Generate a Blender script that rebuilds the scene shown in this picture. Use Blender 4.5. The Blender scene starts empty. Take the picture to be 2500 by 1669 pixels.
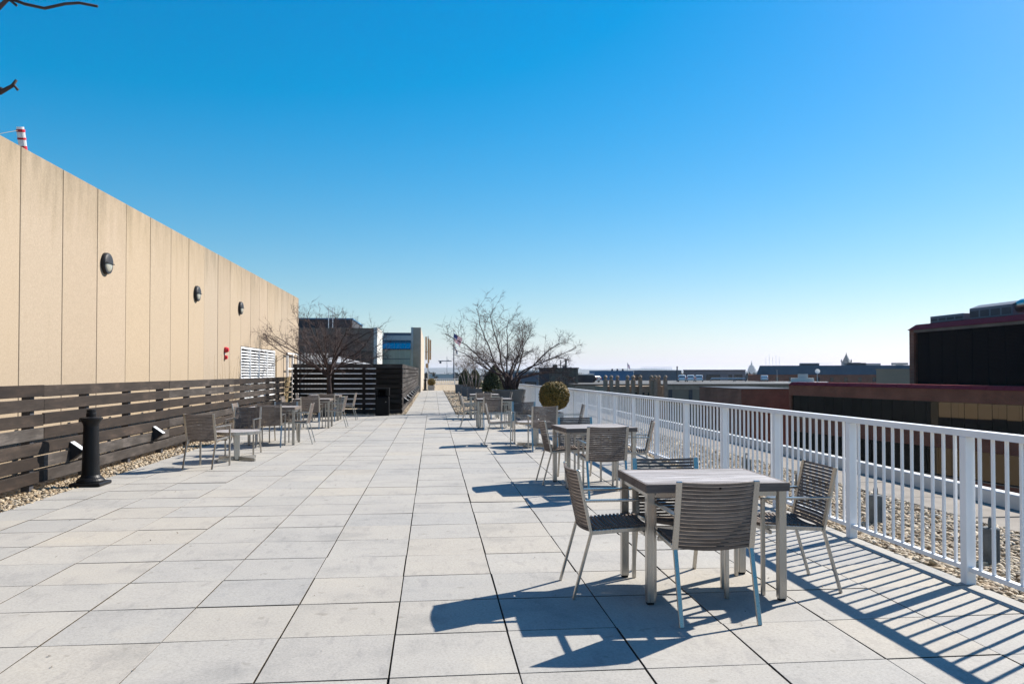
import bpy, bmesh, math, random
import numpy as np
from mathutils import Vector, Matrix
random.seed(7); rng = np.random.default_rng(7)
SC = bpy.context.scene
COL = SC.collection
R = math.radians

# ------------------------------------------------------------------ camera
cam_d = bpy.data.cameras.new('camera'); cam = bpy.data.objects.new('camera', cam_d); COL.objects.link(cam)
cam.location = (0, 0, 1.42)
cam_d.sensor_width = 36.0; cam_d.lens = 27.475; cam_d.shift_y = 0.01608
cam.rotation_euler = (R(91.0), 0, -math.atan(192 / 1908.0))
cam_d.clip_start = 0.05; cam_d.clip_end = 30000
cam_d.dof.use_dof = True; cam_d.dof.focus_distance = 8.0; cam_d.dof.aperture_fstop = 8.0
SC.camera = cam

# ------------------------------------------------------------------ sky, sun, exposure
SUN_AZ, SUN_EL = R(60.0), R(38.0)          # azimuth from +Y towards +X
W = bpy.data.worlds.new('World'); SC.world = W; W.use_nodes = True
wn = W.node_tree.nodes; wl = W.node_tree.links; wn.clear()
sky = wn.new('ShaderNodeTexSky'); sky.sky_type = 'NISHITA'; sky.sun_disc = False
sky.sun_elevation = SUN_EL; sky.sun_rotation = SUN_AZ
sky.altitude = 0; sky.air_density = 1.0; sky.dust_density = 0.5; sky.ozone_density = 1.0
# one grade for the whole sky (softer contrast, cooler, deeper blue), the same in every direction
gm = wn.new('ShaderNodeGamma'); gm.inputs['Gamma'].default_value = 0.7; wl.new(sky.outputs[0], gm.inputs['Color'])
cc = wn.new('ShaderNodeCombineColor')
for i, row in enumerate(((0.1858, 1.7172, -1.3534), (-0.7337, 2.2693, -0.7995), (1.6927, -2.293, 1.7915))):
    dp = wn.new('ShaderNodeVectorMath'); dp.operation = 'DOT_PRODUCT'; dp.inputs[1].default_value = row; wl.new(gm.outputs[0], dp.inputs[0])
    mx = wn.new('ShaderNodeMath'); mx.operation = 'MAXIMUM'; mx.inputs[1].default_value = 0.0; wl.new(dp.outputs['Value'], mx.inputs[0]); wl.new(mx.outputs[0], cc.inputs[i])
bg = wn.new('ShaderNodeBackground'); bg.inputs['Strength'].default_value = 0.116
wo = wn.new('ShaderNodeOutputWorld'); wl.new(cc.outputs[0], bg.inputs['Color']); wl.new(bg.outputs[0], wo.inputs['Surface'])
sd = bpy.data.lights.new('sun', 'SUN'); sd.energy = 5.0; sd.angle = R(0.53); sd.color = (1.0, 0.93, 0.83)
sun = bpy.data.objects.new('sun', sd); COL.objects.link(sun)
sv = Vector((math.sin(SUN_AZ) * math.cos(SUN_EL), math.cos(SUN_AZ) * math.cos(SUN_EL), math.sin(SUN_EL)))
sun.rotation_euler = sv.to_track_quat('Z', 'Y').to_euler(); sun.location = sv * 60
SC.view_settings.view_transform = 'Standard'; SC.view_settings.look = 'None'
SC.view_settings.exposure = 1.0; SC.view_settings.gamma = 1.0; SC.view_settings.use_curve_mapping = False
SC.render.engine = 'CYCLES'
SC.cycles.use_denoising = True
SC.cycles.max_bounces = 6; SC.cycles.diffuse_bounces = 3; SC.cycles.glossy_bounces = 3; SC.cycles.volume_bounces = 0
SC.cycles.sample_clamp_indirect = 6.0

# ------------------------------------------------------------------ materials
MATS = {}
def nodes(name):
    m = bpy.data.materials.new(name); m.use_nodes = True; MATS[name] = m
    return m, m.node_tree.nodes, m.node_tree.links, m.node_tree.nodes['Principled BSDF']
def N(n, t, **k):
    x = n.new(t)
    for a, b in k.items():
        setattr(x, a, b)
    return x
def ramp(n, stops):
    r = n.new('ShaderNodeValToRGB'); e = r.color_ramp.elements
    while len(e) < len(stops): e.new(0.5)
    for i, (p, c) in enumerate(stops):
        e[i].position = p; e[i].color = (c[0], c[1], c[2], 1)
    return r
def mulcol(n, l, a, b, fac=1.0):
    x = n.new('ShaderNodeMix'); x.data_type = 'RGBA'; x.blend_type = 'MULTIPLY'; x.inputs[0].default_value = fac
    l.new(a, x.inputs[6]); l.new(b, x.inputs[7]); return x.outputs[2]
def coords(n, l, scale=(1, 1, 1), rnd=True, kind='Object', rot=None):
    tc = n.new('ShaderNodeTexCoord'); mp = n.new('ShaderNodeMapping'); mp.inputs['Scale'].default_value = scale
    if rot: mp.inputs['Rotation'].default_value = rot
    src = tc.outputs[kind]
    if rnd:
        oi = n.new('ShaderNodeObjectInfo'); mm = n.new('ShaderNodeMath'); mm.operation = 'MULTIPLY'; mm.inputs[1].default_value = 37.0
        l.new(oi.outputs['Random'], mm.inputs[0]); va = n.new('ShaderNodeVectorMath'); va.operation = 'ADD'
        l.new(src, va.inputs[0]); l.new(mm.outputs[0], va.inputs[1]); src = va.outputs[0]
    l.new(src, mp.inputs['Vector']); return mp.outputs[0]
def noise(n, l, vec, scale, detail=4, rough=0.55):
    t = n.new('ShaderNodeTexNoise'); t.inputs['Scale'].default_value = scale; t.inputs['Detail'].default_value = detail
    t.inputs['Roughness'].default_value = rough; l.new(vec, t.inputs['Vector']); return t.outputs['Fac']
def bump(n, l, bs, h, strength=0.3, dist=0.01):
    b = n.new('ShaderNodeBump'); b.inputs['Strength'].default_value = strength; b.inputs['Distance'].default_value = dist
    l.new(h, b.inputs['Height']); l.new(b.outputs[0], bs.inputs['Normal'])
def plain(name, col, rough=0.6, metal=0.0, var=0.12, scale=6.0, bmp=0.0, rnd=True, spec=None):
    m, n, l, bs = nodes(name)
    v = coords(n, l, rnd=rnd); f = noise(n, l, v, scale)
    a = [max(0, c * (1 - var)) for c in col]; b = [min(1, c * (1 + var)) for c in col]
    r = ramp(n, [(0.3, a), (0.7, b)]); l.new(f, r.inputs[0]); l.new(r.outputs[0], bs.inputs['Base Color'])
    bs.inputs['Roughness'].default_value = rough; bs.inputs['Metallic'].default_value = metal; bs.inputs['Specular IOR Level'].default_value = spec if spec is not None else (0.5 if rough < 0.5 else 0.18)
    if bmp: bump(n, l, bs, noise(n, l, v, scale * 12, 3), bmp, 0.004)
    return m
def toned(name, stops, rough=0.8, bmp=0.0, nscale=60):
    m, n, l, bs = nodes(name)                     # colour picked per pebble or leaf by the mesh attribute "tone"
    at = n.new('ShaderNodeAttribute'); at.attribute_name = 'tone'
    r = ramp(n, stops); l.new(at.outputs['Fac'], r.inputs[0])
    v = coords(n, l, rnd=False); f = noise(n, l, v, nscale); r2 = ramp(n, [(0.25, (0.7, 0.7, 0.7)), (0.75, (1.15, 1.12, 1.1))]); l.new(f, r2.inputs[0])
    l.new(mulcol(n, l, r.outputs[0], r2.outputs[0]), bs.inputs['Base Color']); bs.inputs['Roughness'].default_value = rough
    return m

def make_paver():
    m, n, l, bs = nodes('paver')
    oi = n.new('ShaderNodeObjectInfo'); at = n.new('ShaderNodeAttribute'); at.attribute_name = 'tone'
    ad = n.new('ShaderNodeMath'); ad.operation = 'ADD'; l.new(oi.outputs['Random'], ad.inputs[0]); l.new(at.outputs['Fac'], ad.inputs[1])
    fr = n.new('ShaderNodeMath'); fr.operation = 'FRACT'; l.new(ad.outputs[0], fr.inputs[0])
    base = ramp(n, [(0.0, (0.3085, 0.2944, 0.2682)), (0.25, (0.3346, 0.3170, 0.2842)), (0.5, (0.2910, 0.2822, 0.2629)), (0.72, (0.3220, 0.3076, 0.2797)), (0.9, (0.3395, 0.3132, 0.2691)), (1.0, (0.2959, 0.2869, 0.2647))])
    l.new(fr.outputs[0], base.inputs[0])
    v = coords(n, l)
    big = noise(n, l, v, 2.2, 5, 0.6); rb = ramp(n, [(0.28, (0.76, 0.77, 0.79)), (0.46, (0.96, 0.96, 0.97)), (0.6, (1, 1, 1)), (0.78, (1.07, 1.05, 1.02))]); l.new(big, rb.inputs[0])
    v2 = coords(n, l, (5.0, 1.3, 1), rot=(0, 0, 0.5)); st = noise(n, l, v2, 3.0, 3, 0.5); rs = ramp(n, [(0.30, (0.80, 0.80, 0.82)), (0.40, (1, 1, 1))]); l.new(st, rs.inputs[0])
    vw = coords(n, l, rnd=False, kind='Generated')
    fine = noise(n, l, v, 75, 5, 0.8); rf = ramp(n, [(0.28, (0.70, 0.70, 0.70)), (0.5, (1, 1, 1)), (0.72, (1.2, 1.2, 1.2))]); l.new(fine, rf.inputs[0])
    sp2 = noise(n, l, v, 11.0, 2, 0.4); rsp = ramp(n, [(0.70, (1, 1, 1)), (0.76, (0.80, 0.79, 0.77))]); l.new(sp2, rsp.inputs[0])
    c = mulcol(n, l, base.outputs[0], rb.outputs[0]); c = mulcol(n, l, c, rsp.outputs[0]); c = mulcol(n, l, c, rs.outputs[0], 0.6); c = mulcol(n, l, c, rf.outputs[0])
    l.new(c, bs.inputs['Base Color']); bs.inputs['Roughness'].default_value = 0.85
    bump(n, l, bs, fine, 0.35, 0.003)
make_paver()

def make_precast():
    m, n, l, bs = nodes('precast')
    oi = n.new('ShaderNodeObjectInfo')
    base = ramp(n, [(0.0, (0.2920, 0.2313, 0.1651)), (0.35, (0.3350, 0.2605, 0.1824)), (0.7, (0.3120, 0.2498, 0.1805)), (1.0, (0.3380, 0.2605, 0.1747))]); l.new(oi.outputs['Random'], base.inputs[0])
    v = coords(n, l); sp = noise(n, l, v, 34, 6, 0.85); rsp = ramp(n, [(0.3, (0.80, 0.80, 0.80)), (0.5, (0.97, 0.97, 0.97)), (0.68, (1.18, 1.19, 1.22))]); l.new(sp, rsp.inputs[0])
    vs = coords(n, l, (2.2, 2.2, 0.45)); st = noise(n, l, vs, 1.6, 6, 0.7)
    # rain stains run down from the top edge (a stain with a shape of its own)
    tc = n.new('ShaderNodeTexCoord'); sx = n.new('ShaderNodeSeparateXYZ'); l.new(tc.outputs['Object'], sx.inputs[0])
    mr = n.new('ShaderNodeMapRange'); mr.inputs[1].default_value = 3.2; mr.inputs[2].default_value = 4.5; mr.inputs[3].default_value = 0.0; mr.inputs[4].default_value = 0.44; l.new(sx.outputs[2], mr.inputs[0])
    sb = n.new('ShaderNodeMath'); sb.operation = 'SUBTRACT'; l.new(st, sb.inputs[0]); l.new(mr.outputs[0], sb.inputs[1])
    rst = ramp(n, [(0.0, (0.58, 0.57, 0.50)), (0.2, (0.86, 0.85, 0.80)), (0.42, (1, 1, 1))]); l.new(sb.outputs[0], rst.inputs[0])
    c = mulcol(n, l, base.outputs[0], rsp.outputs[0]); c = mulcol(n, l, c, rst.outputs[0], 0.8)
    l.new(c, bs.inputs['Base Color']); bs.inputs['Roughness'].default_value = 0.9; bump(n, l, bs, sp, 0.25, 0.004)
make_precast()

def make_wood(name, stops, gray=0.5):
    m, n, l, bs = nodes(name)
    oi = n.new('ShaderNodeObjectInfo'); base = ramp(n, stops); l.new(oi.outputs['Random'], base.inputs[0])
    v = coords(n, l, (0.7, 14, 14)); g = noise(n, l, v, 4.0, 6, 0.65)
    rg = ramp(n, [(0.25, (0.55, 0.53, 0.52)), (0.5, (1, 1, 1)), (0.78, (1.5, 1.47, 1.42))]); l.new(g, rg.inputs[0])
    v2 = coords(n, l, (0.9, 3.0, 3.0)); w = noise(n, l, v2, 1.8, 5, 0.65)
    rw = ramp(n, [(0.32, (0.62, 0.58, 0.55)), (0.52, (1, 1, 1)), (0.72, (1.0 + gray, 1.0 + gray, 1.02 + gray))]); l.new(w, rw.inputs[0])
    c = mulcol(n, l, base.outputs[0], rg.outputs[0]); c = mulcol(n, l, c, rw.outputs[0])
    l.new(c, bs.inputs['Base Color']); bs.inputs['Roughness'].default_value = 0.75; bs.inputs['Specular IOR Level'].default_value = 0.25; bump(n, l, bs, g, 0.4, 0.004)
make_wood('dark_wood', [(0, (0.0136, 0.0084, 0.0057)), (0.35, (0.0240, 0.0156, 0.0107)), (0.65, (0.0320, 0.0244, 0.0197)), (1, (0.0560, 0.0480, 0.0426))], 1.2)
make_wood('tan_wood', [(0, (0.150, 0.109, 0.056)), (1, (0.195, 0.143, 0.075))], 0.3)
make_wood('slat_wood', [(0, (0.1426, 0.1159, 0.1004)), (0.5, (0.1704, 0.1400, 0.1211)), (1, (0.1277, 0.1052, 0.0948))], 0.15)
make_wood('table_wood', [(0, (0.2360, 0.2195, 0.2148)), (0.35, (0.3363, 0.3162, 0.3115)), (0.7, (0.2832, 0.2667, 0.2643)), (1, (0.3953, 0.3752, 0.3682))], 0.35)

def make_brick(name, c1, c2, mortar, scale=1.0):
    m, n, l, bs = nodes(name)
    v = coords(n, l, rnd=False); bt = n.new('ShaderNodeTexBrick'); bt.inputs['Scale'].default_value = scale
    bt.inputs['Brick Width'].default_value = 0.21; bt.inputs['Row Height'].default_value = 0.075; bt.inputs['Mortar Size'].default_value = 0.010
    bt.inputs['Color1'].default_value = (*c1, 1); bt.inputs['Color2'].default_value = (*c2, 1); bt.inputs['Mortar'].default_value = (*mortar, 1)
    mp = n.new('ShaderNodeMapping'); mp.inputs['Rotation'].default_value = (R(-90), 0, 0); l.new(v, mp.inputs['Vector']); l.new(mp.outputs[0], bt.inputs['Vector'])
    f = noise(n, l, v, 0.5, 4); r = ramp(n, [(0.3, (0.75, 0.75, 0.75)), (0.7, (1.15, 1.15, 1.15))]); l.new(f, r.inputs[0])
    l.new(mulcol(n, l, bt.outputs['Color'], r.outputs[0]), bs.inputs['Base Color']); bs.inputs['Roughness'].default_value = 0.9; bs.inputs['Specular IOR Level'].default_value = 0.1
make_brick('red_brick', (0.2582, 0.0726, 0.0380), (0.2008, 0.0581, 0.0330), (0.2676, 0.1452, 0.1014))
make_brick('brown_brick', (0.20, 0.145, 0.115), (0.165, 0.120, 0.098), (0.21, 0.18, 0.15))

def make_metal(name, col, rough, ani=0.0):
    m, n, l, bs = nodes(name)
    v = coords(n, l, (60, 60, 2)); f = noise(n, l, v, 3, 3); r = ramp(n, [(0.3, (rough * 0.8,) * 3), (0.7, (rough * 1.25,) * 3)]); l.new(f, r.inputs[0])
    l.new(r.outputs[0], bs.inputs['Roughness']); bs.inputs['Base Color'].default_value = (*col, 1); bs.inputs['Metallic'].default_value = 1.0
make_metal('steel', (0.43, 0.415, 0.39), 0.30)
make_metal('galvanised', (0.42, 0.44, 0.46), 0.5)
make_metal('window_glass', (0.095, 0.088, 0.076), 0.02)
make_metal('mirror_glass', (0.42, 0.46, 0.45), 0.03)
plain('white_paint', (0.78, 0.79, 0.80), 0.45, var=0.04, scale=3)
plain('white_stone', (0.504, 0.497, 0.469), 0.7, var=0.06)
plain('black_paint', (0.006, 0.006, 0.007), 0.45, var=0.2, spec=0.22)
plain('black_plastic', (0.004, 0.004, 0.0045), 0.5, var=0.2, spec=0.15)
plain('lamp_dark', (0.020, 0.021, 0.024), 0.55, var=0.2, spec=0.25)
plain('lamp_glass', (0.30, 0.29, 0.24), 0.25, var=0.05)
plain('red_plastic', (0.55, 0.02, 0.03), 0.35, var=0.1)
plain('planter_grey', (0.115, 0.125, 0.135), 0.6, var=0.12, scale=4, bmp=0.1)
plain('planter_light', (0.33, 0.33, 0.33), 0.7, var=0.1, scale=5)
plain('paver_edge', (0.060, 0.048, 0.034), 0.95, var=0.4, scale=8)
plain('joint_dirt', (0.030, 0.024, 0.017), 0.95, var=0.5, scale=3)
plain('membrane', (0.10, 0.095, 0.085), 0.9, var=0.2)
plain('soil', (0.06, 0.045, 0.03), 0.95, var=0.4, scale=20, bmp=0.5)
plain('concrete', (0.36, 0.345, 0.325), 0.85, var=0.12, scale=3, bmp=0.2)
plain('pier_concrete', (0.40, 0.33, 0.265), 0.85, var=0.12, scale=2, bmp=0.1)
plain('pier_wall', (0.42, 0.36, 0.29), 0.85, var=0.08, scale=1)
plain('anchor_grey', (0.085, 0.095, 0.10), 0.8, var=0.35, scale=10)
plain('strip_paver', (0.225, 0.20, 0.17), 0.9, var=0.15, scale=4, bmp=0.2)
plain('kerb_white', (0.495, 0.488, 0.465), 0.7, var=0.12, scale=2)
plain('bark', (0.066, 0.045, 0.042), 0.8, var=0.45, scale=8, bmp=0.3)
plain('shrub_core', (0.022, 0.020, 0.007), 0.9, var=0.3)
plain('bark_pale', (0.20, 0.165, 0.14), 0.8, var=0.3, scale=12)
plain('dry_stem', (0.30, 0.22, 0.12), 0.8, var=0.2)
plain('bronze_panel', (0.125, 0.110, 0.085), 0.55, var=0.1, scale=0.6)
plain('dark_panel', (0.055, 0.055, 0.062), 0.6, var=0.15, scale=0.8)
plain('deep_dark', (0.004, 0.004, 0.005), 0.8, var=0.1, spec=0.02)
plain('louvre_dark', (0.006, 0.006, 0.009), 0.8, var=0.2, spec=0.03)
plain('red_metal', (0.26, 0.022, 0.028), 0.7, var=0.12, scale=1, spec=0.08)
plain('blue_metal', (0.055, 0.16, 0.29), 0.55, var=0.06, scale=0.3)
plain('blue_metal_pale', (0.16, 0.25, 0.36), 0.55, var=0.06, scale=0.3)
plain('grey_metal', (0.13, 0.145, 0.175), 0.55, var=0.06, scale=0.3)
plain('mauve_wall', (0.20, 0.165, 0.175), 0.8, var=0.08, scale=0.2)
plain('slate_roof', (0.050, 0.085, 0.115), 0.6, var=0.15, scale=0.3)
plain('tan_wall', (0.23, 0.185, 0.135), 0.8, var=0.08, scale=0.3)
plain('deck_wall', (0.23, 0.180, 0.130), 0.85, var=0.1, scale=0.3)
plain('deck_top', (0.105, 0.105, 0.105), 0.85, var=0.1, scale=0.2)
plain('carved_stone', (0.30, 0.225, 0.16), 0.85, var=0.2, scale=2)
plain('pale_dome', (0.1980, 0.2046, 0.2112), 0.7, var=0.05, scale=0.05)
plain('teal_roof', (0.022, 0.05, 0.055), 0.6, var=0.15, scale=0.1)
plain('window_dark', (0.018, 0.024, 0.032), 0.15, var=0.2, scale=0.6)
plain('car_white', (0.70, 0.71, 0.72), 0.25, var=0.03)
plain('car_dark', (0.05, 0.055, 0.065), 0.3, var=0.1)
plain('rubber', (0.02, 0.02, 0.02), 0.8, var=0.1)
plain('ground', (0.10, 0.10, 0.09), 0.95, var=0.35, scale=0.01, rnd=False)
plain('hill', (0.055, 0.062, 0.055), 0.95, var=0.25, scale=0.01, rnd=False)
plain('flag_red', (0.50, 0.02, 0.05), 0.8, var=0.05)
plain('flag_white', (0.80, 0.80, 0.80), 0.8, var=0.03)
plain('flag_blue', (0.02, 0.03, 0.15), 0.8, var=0.05)
for nm in ('flag_red', 'flag_white', 'flag_blue'):
    nt_ = MATS[nm].node_tree; bs = nt_.nodes['Principled BSDF']; tr = nt_.nodes.new('ShaderNodeBsdfTranslucent'); mx = nt_.nodes.new('ShaderNodeMixShader'); mx.inputs[0].default_value = 0.45
    nt_.links.new(bs.inputs['Base Color'].links[0].from_socket, tr.inputs['Color']); nt_.links.new(bs.outputs[0], mx.inputs[1]); nt_.links.new(tr.outputs[0], mx.inputs[2]); nt_.links.new(mx.outputs[0], nt_.nodes['Material Output'].inputs['Surface'])
plain('antenna_tan', (0.42, 0.30, 0.19), 0.6, var=0.08)
plain('membrane_white', (0.3024, 0.3066, 0.3150), 0.6, var=0.05, scale=1)
plain('pane_green', (0.30, 0.36, 0.28), 0.12, var=0.08, scale=0.5)
plain('pane_blue', (0.03, 0.20, 0.42), 0.08, var=0.05, scale=0.5)
toned('gravel', [(0.0, (0.1126, 0.0739, 0.0406)), (0.2, (0.2394, 0.1680, 0.0905)), (0.45, (0.3520, 0.2755, 0.1747)), (0.65, (0.4083, 0.3427, 0.2434)), (0.85, (0.2816, 0.2218, 0.1529)), (1.0, (0.4646, 0.4166, 0.3370))], 0.75)
toned('box_leaf', [(0.0, (0.0802, 0.0649, 0.0126)), (0.4, (0.1677, 0.1227, 0.0227)), (0.75, (0.2770, 0.1804, 0.0328)), (1.0, (0.3937, 0.2381, 0.0504))], 0.65, nscale=8)
toned('yew_leaf', [(0.0, (0.018, 0.030, 0.010)), (0.5, (0.040, 0.058, 0.016)), (1.0, (0.085, 0.100, 0.026))], 0.7, nscale=8)
toned('far_leaf', [(0.0, (0.045, 0.045, 0.040)), (0.5, (0.075, 0.070, 0.060)), (1.0, (0.11, 0.10, 0.085))], 0.9, nscale=0.2)
toned('litter_leaf', [(0.0, (0.035, 0.025, 0.015)), (1.0, (0.12, 0.08, 0.045))], 0.8)
toned('moss_leaf', [(0.0, (0.06, 0.07, 0.02)), (0.5, (0.16, 0.15, 0.05)), (1.0, (0.32, 0.27, 0.12))], 0.8)

def make_gravel_bed():
    m, n, l, bs = nodes('gravel_bed'); v = coords(n, l, rnd=False, kind='Object')
    vo = n.new('ShaderNodeTexVoronoi'); vo.inputs['Scale'].default_value = 26.0; l.new(v, vo.inputs['Vector'])
    sx = n.new('ShaderNodeSeparateColor'); l.new(vo.outputs['Color'], sx.inputs[0])
    r = ramp(n, [(0.0, (0.160, 0.112, 0.064)), (0.3, (0.304, 0.232, 0.144)), (0.6, (0.416, 0.344, 0.240)), (1.0, (0.480, 0.432, 0.344))]); l.new(sx.outputs[0], r.inputs[0])
    e = ramp(n, [(0.0, (1, 1, 1)), (0.5, (0.9, 0.9, 0.9)), (0.9, (0.45, 0.42, 0.4))]); l.new(vo.outputs['Distance'], e.inputs[0])
    l.new(mulcol(n, l, r.outputs[0], e.outputs[0]), bs.inputs['Base Color']); bs.inputs['Roughness'].default_value = 0.85
    b = n.new('ShaderNodeBump'); b.invert = True; b.inputs['Strength'].default_value = 0.8; b.inputs['Distance'].default_value = 0.02
    l.new(vo.outputs['Distance'], b.inputs['Height']); l.new(b.outputs[0], bs.inputs['Normal'])
make_gravel_bed()

# ------------------------------------------------------------------ mesh helpers
class MB:
    def __init__(s): s.v = []; s.f = []; s.mi = []
    def add(s, vs, fs, mi=0):
        o = len(s.v); s.v += [tuple(v) for v in vs]; s.f += [tuple(i + o for i in f) for f in fs]; s.mi += [mi] * len(fs); return s
    def box(s, x0, x1, y0, y1, z0, z1, mi=0):
        return s.add([(x0, y0, z0), (x1, y0, z0), (x1, y1, z0), (x0, y1, z0), (x0, y0, z1), (x1, y0, z1), (x1, y1, z1), (x0, y1, z1)],
                     [(0, 3, 2, 1), (4, 5, 6, 7), (0, 1, 5, 4), (1, 2, 6, 5), (2, 3, 7, 6), (3, 0, 4, 7)], mi)
    def hexa(s, b, t, mi=0):      # four bottom and four top corners, counter-clockwise from above
        return s.add(list(b) + list(t), [(0, 3, 2, 1), (4, 5, 6, 7), (0, 1, 5, 4), (1, 2, 6, 5), (2, 3, 7, 6), (3, 0, 4, 7)], mi)
    def prism(s, poly, ext, mi=0):  # polygon of 3D points pushed along ext
        n = len(poly); a = [Vector(p) for p in poly]; e = Vector(ext); b = [p + e for p in a]
        return s.add(a + b, [tuple(range(n))[::-1], tuple(range(n, 2 * n))] + [(i, (i + 1) % n, (i + 1) % n + n, i + n) for i in range(n)], mi)
    def bar(s, p, q, w, h, up=(0, 0, 1), mi=0):   # rectangular bar from p to q, w across, h along "up"
        p = Vector(p); q = Vector(q); d = (q - p).normalized(); sd = d.cross(Vector(up)).normalized(); u = sd.cross(d)
        a = sd * w / 2; b = u * h / 2
        pts = [p - a - b, p + a - b, p + a + b, p - a + b, q - a - b, q + a - b, q + a + b, q - a + b]
        return s.add(pts, [(0, 1, 2, 3), (7, 6, 5, 4), (0, 4, 5, 1), (1, 5, 6, 2), (2, 6, 7, 3), (3, 7, 4, 0)], mi)
    def tube(s, pts, rad, sides=6, cap=True, mi=0):
        pts = [Vector(p) for p in pts]; o = len(s.v); k = len(pts); ref = Vector((0.31, 0.83, 0.47))
        for i, p in enumerate(pts):
            d = (pts[min(i + 1, k - 1)] - pts[max(i - 1, 0)]).normalized()
            a = d.cross(ref)
            if a.length < 1e-3: a = d.cross(Vector((1, 0, 0)))
            a.normalize(); b = d.cross(a); r = rad[i] if hasattr(rad, '__len__') else rad
            for j in range(sides):
                t = 2 * math.pi * j / sides; s.v.append(tuple(p + (a * math.cos(t) + b * math.sin(t)) * r))
        nf = 0
        for i in range(k - 1):
            for j in range(sides):
                a0 = o + i * sides + j; a1 = o + i * sides + (j + 1) % sides
                s.f.append((a0, a1, a1 + sides, a0 + sides)); nf += 1
        if cap:
            s.f.append(tuple(o + j for j in range(sides))[::-1]); s.f.append(tuple(o + (k - 1) * sides + j for j in range(sides))); nf += 2
        s.mi += [mi] * nf; return s
    def lathe(s, prof, n=24, c=(0, 0), mi=0, close=True):  # prof: (radius, z) from bottom to top
        o = len(s.v); k = len(prof)
        for r, z in prof:
            for j in range(n):
                t = 2 * math.pi * j / n; s.v.append((c[0] + r * math.cos(t), c[1] + r * math.sin(t), z))
        nf = 0
        for i in range(k - 1):
            for j in range(n):
                a = o + i * n + j; b = o + i * n + (j + 1) % n; s.f.append((a, b, b + n, a + n)); nf += 1
        if close:
            s.f.append(tuple(o + j for j in range(n))[::-1]); s.f.append(tuple(o + (k - 1) * n + j for j in range(n))); nf += 2
        s.mi += [mi] * nf; return s
    def mesh(s, name, mats, bevel=0.0, smooth=False, seg=1):
        me = bpy.data.meshes.new(name); me.from_pydata(s.v, [], s.f)
        for m in ([mats] if isinstance(mats, str) else mats): me.materials.append(MATS[m])
        if any(s.mi): me.polygons.foreach_set('material_index', s.mi)
        bm = bmesh.new(); bm.from_mesh(me); bmesh.ops.recalc_face_normals(bm, faces=bm.faces)
        if bevel:
            ed = [e for e in bm.edges if len(e.link_faces) == 2 and e.calc_face_angle(0) > 0.5]
            bmesh.ops.bevel(bm, geom=ed, offset=bevel, segments=seg, profile=0.5, affect='EDGES', clamp_overlap=True)
        bm.to_mesh(me); bm.free()
        if smooth:
            me.shade_smooth()
        me.update(); return me
    def build(s, name, mats, parent=None, loc=(0, 0, 0), rz=0, bevel=0.0, smooth=False):
        return put(name, s.mesh(name, mats, bevel, smooth), parent, loc, rz)
def put(name, me, parent=None, loc=(0, 0, 0), rz=0, rot=None):
    o = bpy.data.objects.new(name, me); COL.objects.link(o); o.location = loc
    o.rotation_euler = rot if rot else (0, 0, rz)
    if parent: o.parent = parent
    return o
def tag(o, label, cat=None, group=None, kind=None):
    o['label'] = label
    if cat: o['category'] = cat
    if group: o['group'] = group
    if kind: o['kind'] = kind
    return o
def thing(name, label, cat, loc=(0, 0, 0), rz=0, group=None):
    o = bpy.data.objects.new(name, None); COL.objects.link(o); o.location = loc; o.rotation_euler = (0, 0, rz); o.empty_display_size = 0.1
    return tag(o, label, cat, group)
def struct(o, label=None):
    o['kind'] = 'structure'
    if label: o['label'] = label
    return o
def copy_tree(o, parent=None):
    c = o.copy(); COL.objects.link(c); c.parent = parent
    for ch in list(o.children): copy_tree(ch, c)
    return c
def np_mesh(name, V, F, mat, tone=None, smooth=False):
    me = bpy.data.meshes.new(name); nv = len(V); nf, k = F.shape
    me.vertices.add(nv); me.vertices.foreach_set('co', V.astype(np.float32).ravel())
    me.loops.add(nf * k); me.loops.foreach_set('vertex_index', F.astype(np.int32).ravel())
    me.polygons.add(nf); me.polygons.foreach_set('loop_start', np.arange(0, nf * k, k, dtype=np.int32)); me.polygons.foreach_set('loop_total', np.full(nf, k, dtype=np.int32))
    me.materials.append(MATS[mat]); me.update(calc_edges=True)
    if tone is not None:
        a = me.attributes.new('tone', 'FLOAT', 'POINT'); a.data.foreach_set('value', tone.astype(np.float32))
    if smooth: me.shade_smooth()
    me.validate(); return me
def ico(sub):
    bm = bmesh.new(); bmesh.ops.create_icosphere(bm, subdivisions=sub, radius=1.0); bm.verts.ensure_lookup_table()
    V = np.array([v.co[:] for v in bm.verts]); F = np.array([[v.index for v in f.verts] for f in bm.faces]); bm.free(); return V, F
ICO = {1: ico(1), 2: ico(2)}
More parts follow.
